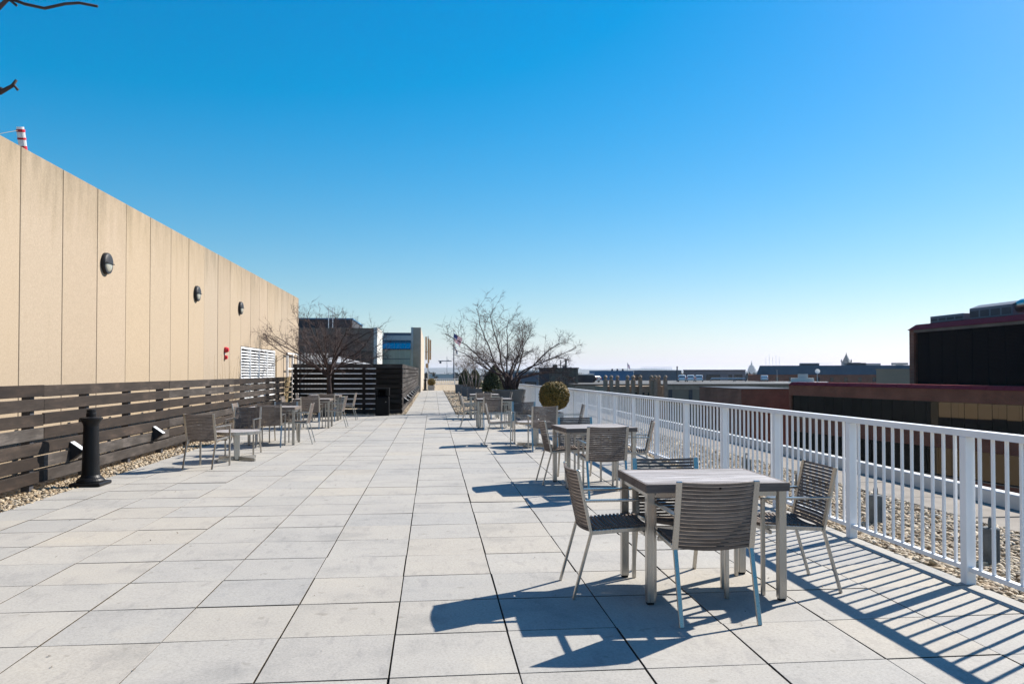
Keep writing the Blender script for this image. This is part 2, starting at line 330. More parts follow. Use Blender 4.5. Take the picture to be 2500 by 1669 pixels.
def pebbles(name, regions):     # regions: (x0, x1, y0, y1, z, per_m2, radius, subdiv)
    Vs, Fs, Ts, off = [], [], [], 0
    for x0, x1, y0, y1, z, dens, rad, sub in regions:
        n = int(abs((x1 - x0) * (y1 - y0)) * dens)
        if n <= 0: continue
        B, F = ICO[sub]
        c = np.stack([rng.uniform(x0, x1, n), rng.uniform(y0, y1, n), z + rng.uniform(-0.004, 0.016, n)], 1)
        r = rad * rng.lognormal(0, 0.26, n)
        sc = np.stack([r * rng.uniform(1.0, 1.45, n), r * rng.uniform(0.75, 1.0, n), r * rng.uniform(0.5, 0.8, n)], 1)
        lump = 1 + 0.13 * np.sin(B[None, :, :] * rng.uniform(1.5, 3.5, (n, 1, 3)) + rng.uniform(0, 6, (n, 1, 3))).sum(2)
        P = B[None] * lump[:, :, None] * sc[:, None, :]
        a = rng.uniform(0, 6.283, n); t = rng.normal(0, 0.35, n)
        ca, sa, ct, st = np.cos(a), np.sin(a), np.cos(t), np.sin(t)
        x, y, zz = P[..., 0], P[..., 1], P[..., 2]
        x, zz = x * ct[:, None] + zz * st[:, None], -x * st[:, None] + zz * ct[:, None]
        P = np.stack([x * ca[:, None] - y * sa[:, None], x * sa[:, None] + y * ca[:, None], zz], 2) + c[:, None, :]
        Vs.append(P.reshape(-1, 3)); Fs.append((F[None] + (np.arange(n) * len(B))[:, None, None]).reshape(-1, 3) + off); off += n * len(B)
        Ts.append(np.repeat(rng.uniform(0, 1, n), len(B)))
    return np_mesh(name, np.concatenate(Vs), np.concatenate(Fs), 'gravel', np.concatenate(Ts), True)
def leaves(name, C, size, mat, tone=None, outward=None, flat=0.5):
    n = len(C); d = rng.normal(0, 1, (n, 3))
    if outward is not None: d = d * flat + outward
    d /= np.linalg.norm(d, axis=1)[:, None] + 1e-9
    a = np.cross(d, rng.normal(0, 1, (n, 3))); a /= np.linalg.norm(a, axis=1)[:, None] + 1e-9; b = np.cross(d, a)
    s = size * rng.uniform(0.6, 1.3, n)[:, None]
    V = np.stack([C - a * s, C - b * s * 0.5 + d * s * 0.15, C + a * s, C + b * s * 0.5 + d * s * 0.15], 1).reshape(-1, 3)
    F = np.arange(4 * n).reshape(n, 4)
    return np_mesh(name, V, F, mat, np.repeat(rng.uniform(0, 1, n) if tone is None else tone, 4))

# ================================================================== SETTING
# ground far below, hills on the horizon
struct(MB().add([(-14000, -14000, -15), (14000, -14000, -15), (14000, 14000, -15), (-14000, 14000, -15)], [(0, 1, 2, 3)]).build('ground', 'ground'), 'city ground far below the roof')
hm = MB(); H0 = 0
K = 160; rows = []
for i in range(K + 1):
    a = R(-62) + R(124) * i / K; x, y = math.sin(a), math.cos(a)
    h = 22 + 9 * math.sin(a * 9 + 1) + 6 * math.sin(a * 23 + 2) + 4 * math.sin(a * 51) + random.uniform(-1.2, 1.2)
    rows.append([(x * 8400, y * 8400, -15.5), (x * 9400, y * 9400, h * 1.3), (x * 10400, y * 10400, h * 1.7), (x * 12400, y * 12400, -15.5)])
for i in range(K):
    for j in range(3):
        hm.add([rows[i][j], rows[i + 1][j], rows[i + 1][j + 1], rows[i][j + 1]], [(0, 1, 2, 3)])
struct(hm.build('hills', 'hill', smooth=True), 'low wooded hills along the horizon')

# our own building below the terrace
rd = MB().box(-24, 6.10, -12, 84, -15, -0.075).build('roof_deck', 'membrane'); struct(rd, 'roof deck under the terrace paving')
for k in range(38):
    y0 = -10 + k * 2.44
    MB().box(6.102, 6.20, y0 + 0.01, y0 + 2.43, -4.3, -0.08).build('facade_panel', 'precast', rd, bevel=0.004)
MB().box(6.102, 6.14, -10, 83, -6.6, -4.32).build('window_band', 'window_dark', rd)
MB().box(6.102, 6.20, -10, 83, -14.9, -6.62).build('lower_wall', 'tan_wall', rd)
struct(MB().box(5.98, 6.12, -10, 83, -0.074, 0.150).build('roof_kerb', 'kerb_white', bevel=0.01), 'low white kerb along the roof edge')

MB().box(-22, 5.9, 84.2, 150, -15, -1.3).build('added_reflection_block', 'window_dark', rd)  # unseen dark block, added so the brick building's windows reflect dark
# pavement: pavers on a grid of 0.61 m
S, X0, Y0 = 0.61, -0.204, 3.692
pav = struct(MB().add([(-4.36, -4.5, -0.022), (3.62, -4.5, -0.022), (3.62, 26.3, -0.022), (-4.36, 26.3, -0.022)], [(0, 1, 2, 3)]).build('pavement', 'joint_dirt'), 'terrace of square grey concrete pavers')
g = 0.0044; gy = 0.0052
def paver_box(m, x0, x1, y0, y1, z1):
    m.box(x0, x1, y0, y1, -0.05, z1); m.mi[-6:] = [1, 0, 1, 1, 1, 1]; return m
full = paver_box(MB(), -S / 2 + g, S / 2 - g, -S / 2 + gy, S / 2 - gy, 0).mesh('paver', ['paver', 'paver_edge'], bevel=0.001)
xs = [-4.36] + [X0 + S * k for k in range(-6, 7)] + [3.62]
cells = []
for j in range(-13, 37):
    y0 = Y0 + S * j; y1 = min(y0 + S, 26.26)
    for a, b in zip(xs, xs[1:]):
        cells.append((a, b, y0, y1))
def seen(c):
    x, y = (c[0] + c[1]) / 2, (c[2] + c[3]) / 2
    return y > 3.2 and abs(x - 0.1 * y) < 0.70 * y + 0.4
near = sorted([c for c in cells if seen(c)], key=lambda c: c[2])[:300]; nearset = set(near)
rest = MB(); tones = []
def rest_box(c, m, tl):
    h = random.gauss(0, 0.0012)
    paver_box(m, c[0] + g, c[1] - g, c[2] + gy, c[3] - gy, h); tl += [random.random()] * 8
for c in cells:
    if c in nearset:
        cx, cy = (c[0] + c[1]) / 2, (c[2] + c[3]) / 2; w = c[1] - c[0]
        me = full
        if abs(w - S) > 0.01: me = paver_box(MB(), -w / 2 + g, w / 2 - g, -S / 2 + gy, S / 2 - gy, 0).mesh('paver', ['paver', 'paver_edge'], bevel=0.001)
        jx, jy = random.gauss(0, 0.0011), random.gauss(0, 0.0013)
        put('paver', me, pav, (cx + jx, cy + jy, random.gauss(0, 0.0009)), rot=(random.gauss(0, 0.0020), random.gauss(0, 0.0020), random.gauss(0, 0.0012)))
    else: rest_box(c, rest, tones)
def with_tone(me, tl):
    a = me.attributes.new('tone', 'FLOAT', 'POINT'); a.data.foreach_set('value', tl); return me
o = put('far_pavers', with_tone(rest.mesh('far_pavers', ['paver', 'paver_edge']), tones), pav); o['kind'] = 'stuff'
# the walkway of three pavers across leading on
path = struct(MB().add([(-0.93, 26.26, -0.032), (0.77, 26.26, -0.032), (0.77, 61, -0.032), (-0.93, 61, -0.032)], [(0, 1, 2, 3)]).build('walkway', 'joint_dirt'), 'narrow paved walkway leading away from the terrace')
m = MB(); tl = []; y = 26.27
while y < 60.6:
    for a, b in ((-0.92, -0.40), (-0.40, 0.205), (0.205, 0.76)): rest_box((a, b, y, y + S), m, tl)
    y += S
o = put('walkway_pavers', with_tone(m.mesh('walkway_pavers', ['paver', 'paver_edge']), tl), path); o['kind'] = 'stuff'
# strip of pavers beside the roof kerb
strip = struct(MB().add([(5.15, -4, -0.040), (5.98, -4, -0.040), (5.98, 60, -0.040), (5.15, 60, -0.040)], [(0, 1, 2, 3)]).build('edge_strip', 'joint_dirt'), 'strip of concrete pavers along the roof edge')
sm = MB().box(-0.40, 0.40, -0.6, 0.6, -0.03, 0.004).mesh('paver', 'strip_paver', bevel=0.004)
for k in range(34):
    put('paver', sm, strip, (5.57, -2 + 1.22 * k, random.gauss(0, 0.002)), rot=(random.gauss(0, .002), random.gauss(0, .004), random.gauss(0, .004)))
# gravel beds
def bed(name, x0, x1, y0, y1, z, label, y2=None, z2=None):
    vs = [(x0, y0, z), (x1, y0, z), (x1, y1, z), (x0, y1, z)]; fs = [(0, 1, 2, 3)]
    if y2: vs += [(x1, y2, z2), (x0, y2, z2)]; fs.append((3, 2, 4, 5))
    return struct(MB().add(vs, fs).build(name, 'gravel_bed'), label)
bed('gravel_bed', 3.62, 5.15, -4, 27, -0.034, 'gravel bed between the railing and the roof edge')
bed('gravel_bed', -5.5, -4.36, -4, 26.3, -0.034, 'gravel bed along the slatted fence')
bed('gravel_bed', 0.77, 5.15, 27.0, 61, -0.030, 'gravel bed beside the walkway', 80, 0.56)
bed('gravel_bed', -1.3, -0.93, 26.3, 60, -0.030, 'narrow gravel strip beside the walkway')
bed('gravel_bed', -0.93, 0.77, 61, 61.5, -0.030, 'gravel bank behind the end of the walkway', 80, 0.56)
bed('gravel_bed', 0.77, 5.15, 26.3, 27.0, -0.036, 'gravel edge at the end of the terrace')
bed('gravel_bed', -9, -1.3, 26.3, 46, -0.033, 'gravel behind the wooden screen')
tag(put('gravel', pebbles('gravel', [(3.63, 5.2, 3.2, 7.2, -0.022, 1500, 0.0185, 2), (3.63, 5.2, 7.2, 12, -0.022, 1250, 0.020, 1), (3.63, 5.2, 12, 20, -0.022, 700, 0.024, 1)])), 'tan and cream pebbles between the railing and the kerb', 'gravel', kind='stuff')
tag(put('gravel', pebbles('gravel', [(-4.95, -4.34, 8.6, 13.5, -0.02, 1500, 0.019, 1), (-4.95, -4.35, 13.5, 22, -0.02, 900, 0.022, 1), (-4.95, -4.35, 22, 26.2, -0.02, 500, 0.026, 1)])), 'tan pebbles under the dark slatted fence', 'gravel', kind='stuff')
tag(put('gravel', pebbles('gravel', [(0.78, 3.4, 27.0, 40, -0.02, 420, 0.026, 1), (0.78, 3.4, 40, 60, -0.02, 160, 0.034, 1), (-1.28, -0.93, 26.3, 45, -0.02, 600, 0.026, 1), (-4.3, -1.2, 26.3, 27.4, -0.02, 500, 0.026, 1)])), 'tan pebbles on both sides of the walkway', 'gravel', kind='stuff')

# ================================================================== LARGE STRUCTURE
# --- beige precast building on the left
bl = thing('concrete_building', 'long beige precast concrete building with vertical panel joints on the left', 'building', (-5.5, 0, 0))
PW = 1.2055; PY0 = 11.025
MB().box(-8.0, -0.19, -3.0, 32.75, -0.07, 4.30).build('wall_core', 'membrane', bl)
pm = MB().box(-0.18, 0.0, -PW / 2 + 0.009, PW / 2 - 0.009, -0.05, 4.44).mesh('panel', 'precast', bevel=0.006)
LV0, LV1, LVT = 23.07, 27.9, 2.15
ps = MB().box(-0.18, 0.0, -PW / 2 + 0.009, PW / 2 - 0.009, LVT + 0.02, 4.44).mesh('panel', 'precast', bevel=0.006)
k = -11
while True:
    c = PY0 + PW * (k + 0.5)
    if c + PW / 2 > 33.0: break
    put('panel', ps if LV0 - 0.1 < c < LV1 + 0.1 else pm, bl, (random.gauss(0, 0.0015), c, 0)); k += 1
lv = MB(); 
lv.box(-0.15, -0.12, LV0, LV1, 0.3, LVT)
lo = lv.build('louvre', 'deep_dark', bl)
sl = MB().hexa([(-0.06, -0.585, -0.012), (0.004, -0.585, -0.054), (0.004, 0.585, -0.054), (-0.06, 0.585, -0.012)], [(-0.06, -0.585, 0.0), (0.010, -0.585, -0.044), (0.010, 0.585, -0.044), (-0.06, 0.585, 0.0)]).mesh('slat', 'white_paint')
for b in range(4):
    for j in range(20): put('slat', sl, lo, (0, LV0 + 0.6 + 1.205 * b, LVT - 0.10 - 0.085 * j))
for b in range(5): MB().box(-0.11, 0.016, -0.018, 0.018, 0.3, LVT - 0.002).build('mullion', 'white_paint', lo, (0, LV0 + 1.205 * b + (0.02 if b == 0 else -0.02 if b == 4 else 0), 0))
MB().box(-0.11, 0.018, LV0, LV1, LVT - 0.05, LVT).build('head_frame', 'white_paint', lo)
MB().box(-0.02, 0.025, 28.05, 28.16, 0.2, 2.0).build('downpipe', 'tan_wood', bl)

# --- wooden fences
def board_mesh(L, h=0.14, t=0.032): return MB().box(-L / 2, L / 2, -t / 2, t / 2, -h / 2, h / 2).mesh('board', 'dark_wood', bevel=0.004)
fl = thing('slatted_fence', 'long low dark slatted fence in front of the beige wall', 'fence', (-4.72, 0, 0))
FX = 0
edges = [3.2, 5.53, 10.07, 14.61, 19.20, 23.75, 25.5, 26.86]
for i, (a, b) in enumerate(zip(edges, edges[1:])):
    me = board_mesh(b - a - 0.006)
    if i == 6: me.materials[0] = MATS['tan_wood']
    for r in range(7):
        o = put('board', me, fl, (-0.02 + random.gauss(0, 0.002), (a + b) / 2, 1.193 - 0.1722 * r + random.gauss(0, 0.002)), rot=(0, random.gauss(0, 0.0012), R(90)))
y = 3.85
pmn = MB().box(-0.05, 0.05, -0.05, 0.05, -0.07, 1.24).mesh('post', 'dark_panel', bevel=0.004)
while y < 26.9:
    put('post', pmn, fl, (-0.09, y, 0)); y += 1.502
fs = thing('privacy_screen', 'tall dark slatted wooden screen across the terrace behind the left tree', 'screen', (0, 26.9, 0))
me = board_mesh(3.66)
for r in range(10): put('board', me, fs, (-2.875, random.gauss(0, 0.002), 1.625 - 0.170 * r), rot=(0, random.gauss(0, 0.002), 0))
for x in (-4.62, -3.4, -2.35, -1.13): MB().box(-0.05, 0.05, 0.02, 0.12, -0.07, 1.68).build('post', 'dark_wood', fs, (x, 0, 0))
MB().box(-1.95, -1.08, 0.125, 0.15, 0.05, 1.64).build('backing_board', 'dark_wood', fs)
fr = thing('walkway_fence', 'tall dark slatted wooden fence running beside the walkway', 'fence', (-1.05, 0, 0))
for a, b in [(26.93 + 3.05 * i, 26.93 + 3.05 * (i + 1)) for i in range(10)]:
    me = board_mesh(b - a - 0.01)
    for r in range(10): put('board', me, fr, (-0.02 + random.gauss(0, 0.006), (a + b) / 2, 1.625 - 0.170 * r), rot=(0, random.gauss(0, 0.0012), R(90)))
    MB().box(-0.14, -0.05, -0.05, 0.05, -0.07, 1.68).build('post', 'dark_wood', fr, (0, (a + b) / 2, 0))

# --- white railing
ra = thing('railing', 'long white metal railing with upright balusters along the right roof edge', 'railing', (3.59, 0, 0))
def dip(y):
    pts = [(0, 0.0), (9, -0.005), (13, -0.02), (17, -0.03), (22, -0.045), (26, -0.075), (36, -0.12), (60, -0.13)]
    for (a, b), (c, d) in zip(pts, pts[1:]):
        if y <= c: return b + (d - b) * (y - a) / (c - a)
    return -0.13
PS = 1.475; RT = 1.035
postm = MB().box(-0.035, 0.035, -0.033, 0.033, -0.07, RT - 0.046).mesh('post', 'white_paint', bevel=0.004)
balm = MB().box(-0.0085, 0.0085, -0.0112, 0.0112, 0.118, RT - 0.046).mesh('baluster', 'white_paint', bevel=0.002)
nb = 0
for k in range(-1, 22):
    y0 = 4.958 + PS * k; y1 = y0 + PS
    put('post', postm, ra, (0, y0, dip(y0)))
    za, zb = RT + dip(y0), RT + dip(y1)
    w = 0.034
    m = MB().hexa([(-w, y0, za - 0.045), (w, y0, za - 0.045), (w, y1, zb - 0.045), (-w, y1, zb - 0.045)], [(-w, y0, za), (w, y0, za), (w, y1, zb), (-w, y1, zb)]); m.build('top_rail', 'white_paint', ra)
    ba, bb = 0.118 + dip(y0), 0.118 + dip(y1); w = 0.018
    MB().hexa([(-w, y0 + .03, ba - 0.03), (w, y0 + .03, ba - 0.03), (w, y1 - .03, bb - 0.03), (-w, y1 - .03, bb - 0.03)], [(-w, y0 + .03, ba), (w, y0 + .03, ba), (w, y1 - .03, bb), (-w, y1 - .03, bb)]).build('bottom_rail', 'white_paint', ra)
    for j in range(1, 12):
        y = y0 + PS * j / 12; put('baluster', balm, ra, (0, y, dip(y)))
# railing across the far end of the walkway
re = thing('railing', 'distant white railing across the gravel bank at the walkway end', 'railing', (0, 71, 0.27))
MB().box(-1.3, 3.6, -0.03, 0.03, 0.52, 0.57).build('top_rail', 'white_paint', re)
MB().box(-1.3, 3.6, -0.02, 0.02, 0.06, 0.10).build('bottom_rail', 'white_paint', re)
bm_ = MB().box(-0.018, 0.018, -0.018, 0.018, 0.1, 0.52).mesh('baluster', 'white_paint')
for k in range(28): put('baluster', bm_, re, (-1.2 + 0.17 * k, 0, 0))
for k in range(4): MB().box(-0.035, 0.035, -0.035, 0.035, -0.1, 0.52).build('post', 'white_paint', re, (-1.28 + 1.6 * k, 0, 0))

# --- buildings behind the screen
def lamp_lit(*a): pass
bb = thing('brown_building', 'dark brown brick rooftop building behind the wooden screen', 'building', (0, 46, 0))
MB().box(-9.5, -3.45, 0, 4.5, -0.06, 3.98).build('wall', 'brown_brick', bb)
MB().box(-9.5, -5.0, 3.0, 10, -0.06, 4.66).build('upper_wall', 'dark_panel', bb)
MB().box(-9.55, -4.95, 2.95, 10.05, 4.66, 4.74).build('roof_edge', 'blue_metal', bb)
MB().box(-3.449, -3.25, -0.03, 4.5, -0.06, 4.02).build('corner_trim', 'white_stone', bb)
MB().box(-4.5, -3.55, -0.04, -0.005, 1.9, 2.65).build('window', 'window_dark', bb)
for x in (-6.3, -6.05): MB().tube([(x, 2, 3.98), (x, 2, 5.3)], 0.025, 6).build('aerial', 'white_paint', bb)
gp = thing('glass_pavilion', 'glazed pavilion with sloping blue glass roof beside the concrete pier', 'building', (0, 56, 0))
MB().box(-3.95, -1.62, 1.2, 6, -0.06, 4.05).build('wall', 'white_stone', gp)
MB().box(-3.6, -1.62, 1.10, 1.19, 3.72, 4.27).build('parapet', 'grey_metal', gp)
for k in range(3): MB().box(-3.93 + 0.775 * k, -3.17 + 0.775 * k, 1.00, 1.09, 3.72, 4.06).build('panel', 'galvanised', gp)
for k in range(6):
    a = -3.93 + 0.387 * k
    MB().hexa([(a, 0.05, 3.05), (a + 0.375, 0.05, 3.05), (a + 0.375, 1.08, 3.70), (a, 1.08, 3.70)], [(a, 0.03, 3.08), (a + 0.375, 0.03, 3.08), (a + 0.375, 1.06, 3.73), (a, 1.06, 3.73)]).build('roof_pane', 'mirror_glass', gp)
    MB().box(a, a + 0.375, 0.02, 0.05, 2.38, 3.0).build('pane', 'pane_green', gp); MB().box(a, a + 0.375, 0.02, 0.05, -0.02, 2.33).build('pane', 'pane_green', gp)
MB().box(-3.95, -1.62, 0.06, 0.15, 2.32, 2.39).build('transom', 'grey_metal', gp); MB().box(-3.95, -1.62, -0.02, 0.10, 3.0, 3.05).build('gutter', 'grey_metal', gp)
pc = thing('concrete_pier', 'tall brown concrete pier with a sunlit side wall at the walkway', 'pier', (0, 57.1, 0))
MB().box(-1.46, -0.90, 0, 0.9, -0.06, 4.66).build('pier', 'pier_concrete', pc, bevel=0.01)
MB().box(-1.62, -1.462, 0.05, 0.9, -0.06, 4.68).build('side_trim', 'galvanised', pc)
MB().box(-1.4, -0.905, 0.92, 21, -0.06, 4.6).build('wall', 'pier_wall', pc, bevel=0.01)
an = thing('antenna_array', 'tan panel antennas on a mast beyond the concrete pier', 'antenna', (-0.42, 63, 0))
MB().tube([(0, 0, -0.03), (0, 0, 4.3)], 0.05, 8).build('mast', 'galvanised', an)
for dx, dy, z0, z1 in ((-0.16, -0.1, 2.4, 4.25), (0.04, -0.22, 2.15, 4.1), (0.18, 0.05, 2.4, 4.0)): MB().box(dx - .065, dx + .065, dy - .05, dy + .05, z0, z1).build('panel_antenna', 'antenna_tan', an, bevel=0.015)
MB().box(-0.25, 0.25, -0.03, 0.03, 3.0, 3.06).build('bracket', 'galvanised', an); MB().box(-0.2, 0.0, -0.16, -0.05, 1.75, 2.1).build('junction_box', 'antenna_tan', an)
wr = thing('white_roof', 'low white membrane roof sloping down behind the wooden screen', 'roof', (0, 34, 0))
MB().hexa([(-5.1, 0, -0.04), (-2.5, 0, -0.04), (-2.5, 9, -0.04), (-5.1, 9, -0.04)], [(-5.1, 0, 1.95), (-2.5, 0, 1.66), (-2.5, 9, 1.66), (-5.1, 9, 2.25)]).build('roof_slab', 'membrane_white', wr)
MB().box(-5.6, -2.2, -0.06, -0.003, -0.04, 1.645).build('fascia', 'white_paint', wr)
gr = thing('guard_rail', 'white upright bars in front of the brown building', 'railing', (0, 33.2, 0))
for k in range(9): MB().box(-0.03, 0.03, -0.03, 0.03, -0.06, 2.2).build('bar', 'white_paint', gr, (-5.45 + 0.13 * k, 0, 0))
MB().box(-5.5, -4.38, -0.025, 0.025, 1.95, 2.02).build('rail', 'white_paint', gr, (0, 0.06, 0))
tr = thing('trellis', 'tall white metal frame against the end of the beige wall', 'frame', (-5.38, 29.6, 0))
for yy in (0, 1.1, 2.3): MB().box(-0.035, 0.035, -0.035, 0.035, -0.06, 2.15).build('post', 'white_paint', tr, (0, yy, 0))
for z in (1.0, 1.55, 2.12): MB().box(-0.02, 0.02, 0.04, 2.26, z - 0.02, z + 0.02).build('rail', 'white_paint', tr)

# --- red brick building on the right, with the louvred plant room on its roof
A_ = Vector((37.47, 79.0, 0)); ang = math.atan2(53 - 79, 42.866 - 37.47)
bk = thing('brick_building', 'red brick office building with dark ribbon windows across the street', 'building', (A_.x, A_.y, 0), ang)
LEN = 62; DEP = 40
MB().box(0, LEN, 0.30, DEP, -15, 0.03).build('core', 'deep_dark', bk)
for z0, z1 in ((-1.0, 0.05), (-4.75, -3.28), (-8.5, -7.03), (-15, -10.78)):
    MB().box(-0.02, LEN, 0.0, 0.296, z0, z1).build('brick_band', 'red_brick', bk); 
    MB().box(-0.02, LEN, -0.02, -0.003, z1 - 0.07, z1 - 0.003).build('string_course', 'carved_stone', bk) if z1 < 0 else None
MB().box(-0.30, -0.023, 0.0, DEP, -15, 0.05).build('end_wall', 'red_brick', bk)
MB().hexa([(-0.4, -0.10, 0.053), (LEN, -0.10, 0.053), (LEN, 1.4, 0.053), (-0.4, 1.4, 0.053)], [(-0.2, 0.25, 0.37), (LEN, 0.25, 0.37), (LEN, 1.2, 0.37), (-0.2, 1.2, 0.37)]).build('coping', 'red_metal', bk)
for z0, z1 in ((-3.26, -1.01), (-7.01, -4.76)):
    for k in range(int(LEN / 1.25)):
        MB().box(-0.605, 0.605, -0.012, 0.012, z0, z1).build('pane', 'window_glass', bk, (0.62 + 1.25 * k, 0.20, 0)).rotation_euler = (random.gauss(0, 0.0008), 0, random.gauss(0, 0.001))
for k in range(40): MB().hexa([(-0.02, -0.11, 0.056), (0.02, -0.11, 0.056), (0.02, 0.24, 0.38), (-0.02, 0.24, 0.38)], [(-0.02, -0.14, 0.07), (0.02, -0.14, 0.07), (0.02, 0.22, 0.41), (-0.02, 0.22, 0.41)]).build('seam', 'red_metal', bk, (0.9 + 1.5 * k, 0, 0))
for z in (-3.26, -1.03, -7.01, -4.78): MB().box(0, LEN, 0.14, 0.188, z, z + 0.05).build('window_frame', 'black_paint', bk)
tw = thing('plant_room', 'dark louvred rooftop block with red coping on the brick building', 'building', (49.0, 76.0, 0.0))
MB().box(0.3, 26, -50, 0, -0.5, 5.6).build('core', 'deep_dark', tw)
MB().box(-0.1, 26, -0.6, 0.15, 0.05, 5.72).build('corner_pier', 'red_brick', tw)
MB().box(-0.1, 0.29, -50, -0.61, 5.45, 5.72).build('lintel', 'brown_brick', tw)
MB().hexa([(-0.25, -50, 5.725), (26, -50, 5.725), (26, 0.3, 5.725), (-0.25, 0.3, 5.725)], [(0.35, -50, 6.28), (26, -50, 6.28), (26, -0.3, 6.28), (0.35, -0.3, 6.28)]).build('coping', 'red_metal', tw)
for k in range(18):
    m = MB(); y0 = -0.65 - 2.1 * (k + 1)
    for j in range(44): m.box(0.06, 0.22, y0 + 0.03, y0 + 2.07, 0.28 + 0.118 * j, 0.33 + 0.118 * j)
    o = m.build('louvre_bay', 'louvre_dark', tw); o['kind'] = 'stuff'
    MB().box(0.04, 0.12, y0 - 0.03, y0 + 0.03, 0.2, 5.44).build('mullion', 'louvre_dark', tw)
for i, (x, y, w, d, h, lab) in enumerate(((50.9, 72.0, 1.6, 5.0, 0.75, 'grey boxed air handler at the left end of the plant room roof'), (51.3, 66.2, 2.0, 5.5, 1.1, 'pitched grey air handler between the two boxed units'), (52.5, 55, 2.5, 6, 1.25, 'grey cooling unit behind the silver duct'), (51.6, 48.5, 2.4, 5, 1.6, 'tall grey cooling tower at the right end of the plant room roof'))):
    t = thing('air_handler', lab, 'machine', (x, y, 6.28), 0, 'plant on the brick building roof')
    MB().box(-w / 2, w / 2, -d / 2, d / 2, 0.12, h).build('casing', 'grey_metal', t, bevel=0.03)
    for q in range(4): MB().box(-w / 2 - 0.03, -w / 2 - 0.005, -d / 2 + 0.12 + q * d / 4, -d / 2 + (q + 1) * d / 4 - 0.12, 0.25, h - 0.25).build('panel', 'dark_panel', t)
    MB().box(-w / 2, w / 2, -d / 2, d / 2, -0.006, 0.115).build('base', 'dark_panel', t)
    if i == 1: MB().prism([(-w / 2, -d / 2, h + .003), (w / 2, -d / 2, h + .003), (0, -d / 2, h + 0.35)], (0, d, 0)).build('hood', 'grey_metal', t)
t = thing('duct', 'shiny silver round duct on the plant room roof', 'duct', (51.0, 60.5, 6.28))
MB().tube([(0, 3.2, 0.75), (0, 2.6, 1.0), (0, 0, 1.05), (0, -4, 1.05)], 0.5, 16).build('pipe', 'steel', t, smooth=True); MB().box(-0.3, 0.3, -0.2, 0.2, -0.005, 0.6).build('support', 'dark_panel', t)
t = thing('brick_annex', 'small plain red brick block left of the ribbon windows', 'building', (34.7, 85.5, 0))
MB().box(0, 6.5, 0, 14, -15, -0.52).build('wall', 'red_brick', t); MB().box(-0.06, 6.56, -0.06, 14, -0.517, -0.45).build('coping', 'dark_panel', t)

# --- parking deck building with the long tan wall
dk = thing('parking_deck', 'long low tan building with cars parked on its roof', 'building', (0, 150, 0))
MB().box(27.5, 82, 0.0, 60, -15, -1.02).build('wall', 'deck_wall', dk); MB().box(27.3, 82.2, -0.25, 60, -1.016, -0.90).build('roof_edge', 'deck_top', dk); MB().box(27.4, 82.1, -0.12, -0.004, -2.0, -1.3).build('cornice', 'carved_stone', dk)
for k in range(13): MB().box(-0.35, 0.35, -0.10, -0.002, -14, -2.05).build('pilaster', 'dark_panel', dk, (30 + 4.1 * k, 0, 0))
# ball-topped stone building
bs_ = thing('stone_gatehouse', 'stone building with pillars topped by round stone balls', 'building', (0, 110, 0))
MB().box(24.3, 33.3, 0.3, 6, -15, -0.75).build('wall', 'carved_stone', bs_); MB().box(24.2, 33.4, 0.2, 6.1, -0.745, -0.62).build('cornice', 'carved_stone', bs_)
for k in range(7): MB().box(-0.3, 0.3, -0.02, 0.02, -3.4, -1.5).build('window', 'window_dark', bs_, (25.6 + 1.1 * k, 0.28, 0))
ballm = MB().lathe([(0.001, 0.0), (0.14, 0.02), (0.16, 0.10), (0.10, 0.14), (0.20, 0.20), (0.26, 0.32), (0.27, 0.42), (0.22, 0.56), (0.12, 0.64), (0.001, 0.66)], 14, close=False).mesh('ball_finial', 'carved_stone', smooth=True)
for x, y in ((24.42, 0), (24.95, 2.0), (25.3, -0.05), (25.8, 2.2), (26.35, 0.6), (27.7, 0.1), (28.4, -0.2), (28.95, 1.5), (29.6, 0.2), (31.2, 0.2), (31.7, -0.2), (32.2, 1.8), (32.4, 0.5), (33.15, -0.3)):
    p = MB().box(-0.24, 0.24, -0.24, 0.24, -6, 0.22).build('pillar', 'carved_stone', bs_, (x, y - 0.2, 0)); MB().box(-0.30, 0.30, -0.30, 0.30, 0.222, 0.30).build('cap', 'carved_stone', p)
    put('ball_finial', ballm, p, (0, 0, 0.302))
# far warehouses and offices
def block(name, lab, x0, x1, y0, y1, top, mat, wins=(), winmat='window_dark', roofmat=None, cat='building'):
    a = math.atan2(x0, y0) if x0 > 0 else 0.0; k = 1 / (math.cos(a) + x1 / y0 * math.sin(a)); w = (x1 - x0) * k    # the blocks stand turned to the street grid
    t = thing(name, lab, cat, (x0, y0, 0), -a); t['k'] = k; MB().box(0, w, 0, y1 - y0, -15, top).build('wall', mat, t)
    MB().box(-0.15, w + 0.15, -0.15, y1 - y0 + 0.15, top + 0.003, top + 0.25).build('roof_edge', roofmat or mat, t)
    for q, b, c, d in wins: MB().box((q - x0) * k, (b - x0) * k, -0.08, -0.004, c, d).build('window', winmat, t)
    return t
t = block('metal_warehouse', 'flat roofed blue metal warehouse beyond the ball topped pillars', 50.5, 65.0, 250, 290, 1.65, 'blue_metal'); MB().box(-0.1, 1.7, -0.10, -0.005, -14, 1.6).build('end_bay', 'blue_metal_pale', t)
for k in range(12): MB().box(-0.05, 0.05, -0.06, -0.003, -14, 1.6).build('rib', 'blue_metal', t, (2.2 + 0.95 * k, 0, 0))
for k, x in enumerate((7.5, 9.2, 11.0)): MB().lathe([(0.3, 1.9), (0.3, 2.3), (0.45, 2.35), (0.1, 2.6)], 10, (x, 8)).build('roof_vent', 'dark_panel', t)
t = block('grey_warehouse', 'grey ribbed warehouse joined to the blue metal one', 65.3, 81.2, 250.5, 290, 1.75, 'grey_metal', [(65.4, 68, -2.5, 0.6)])
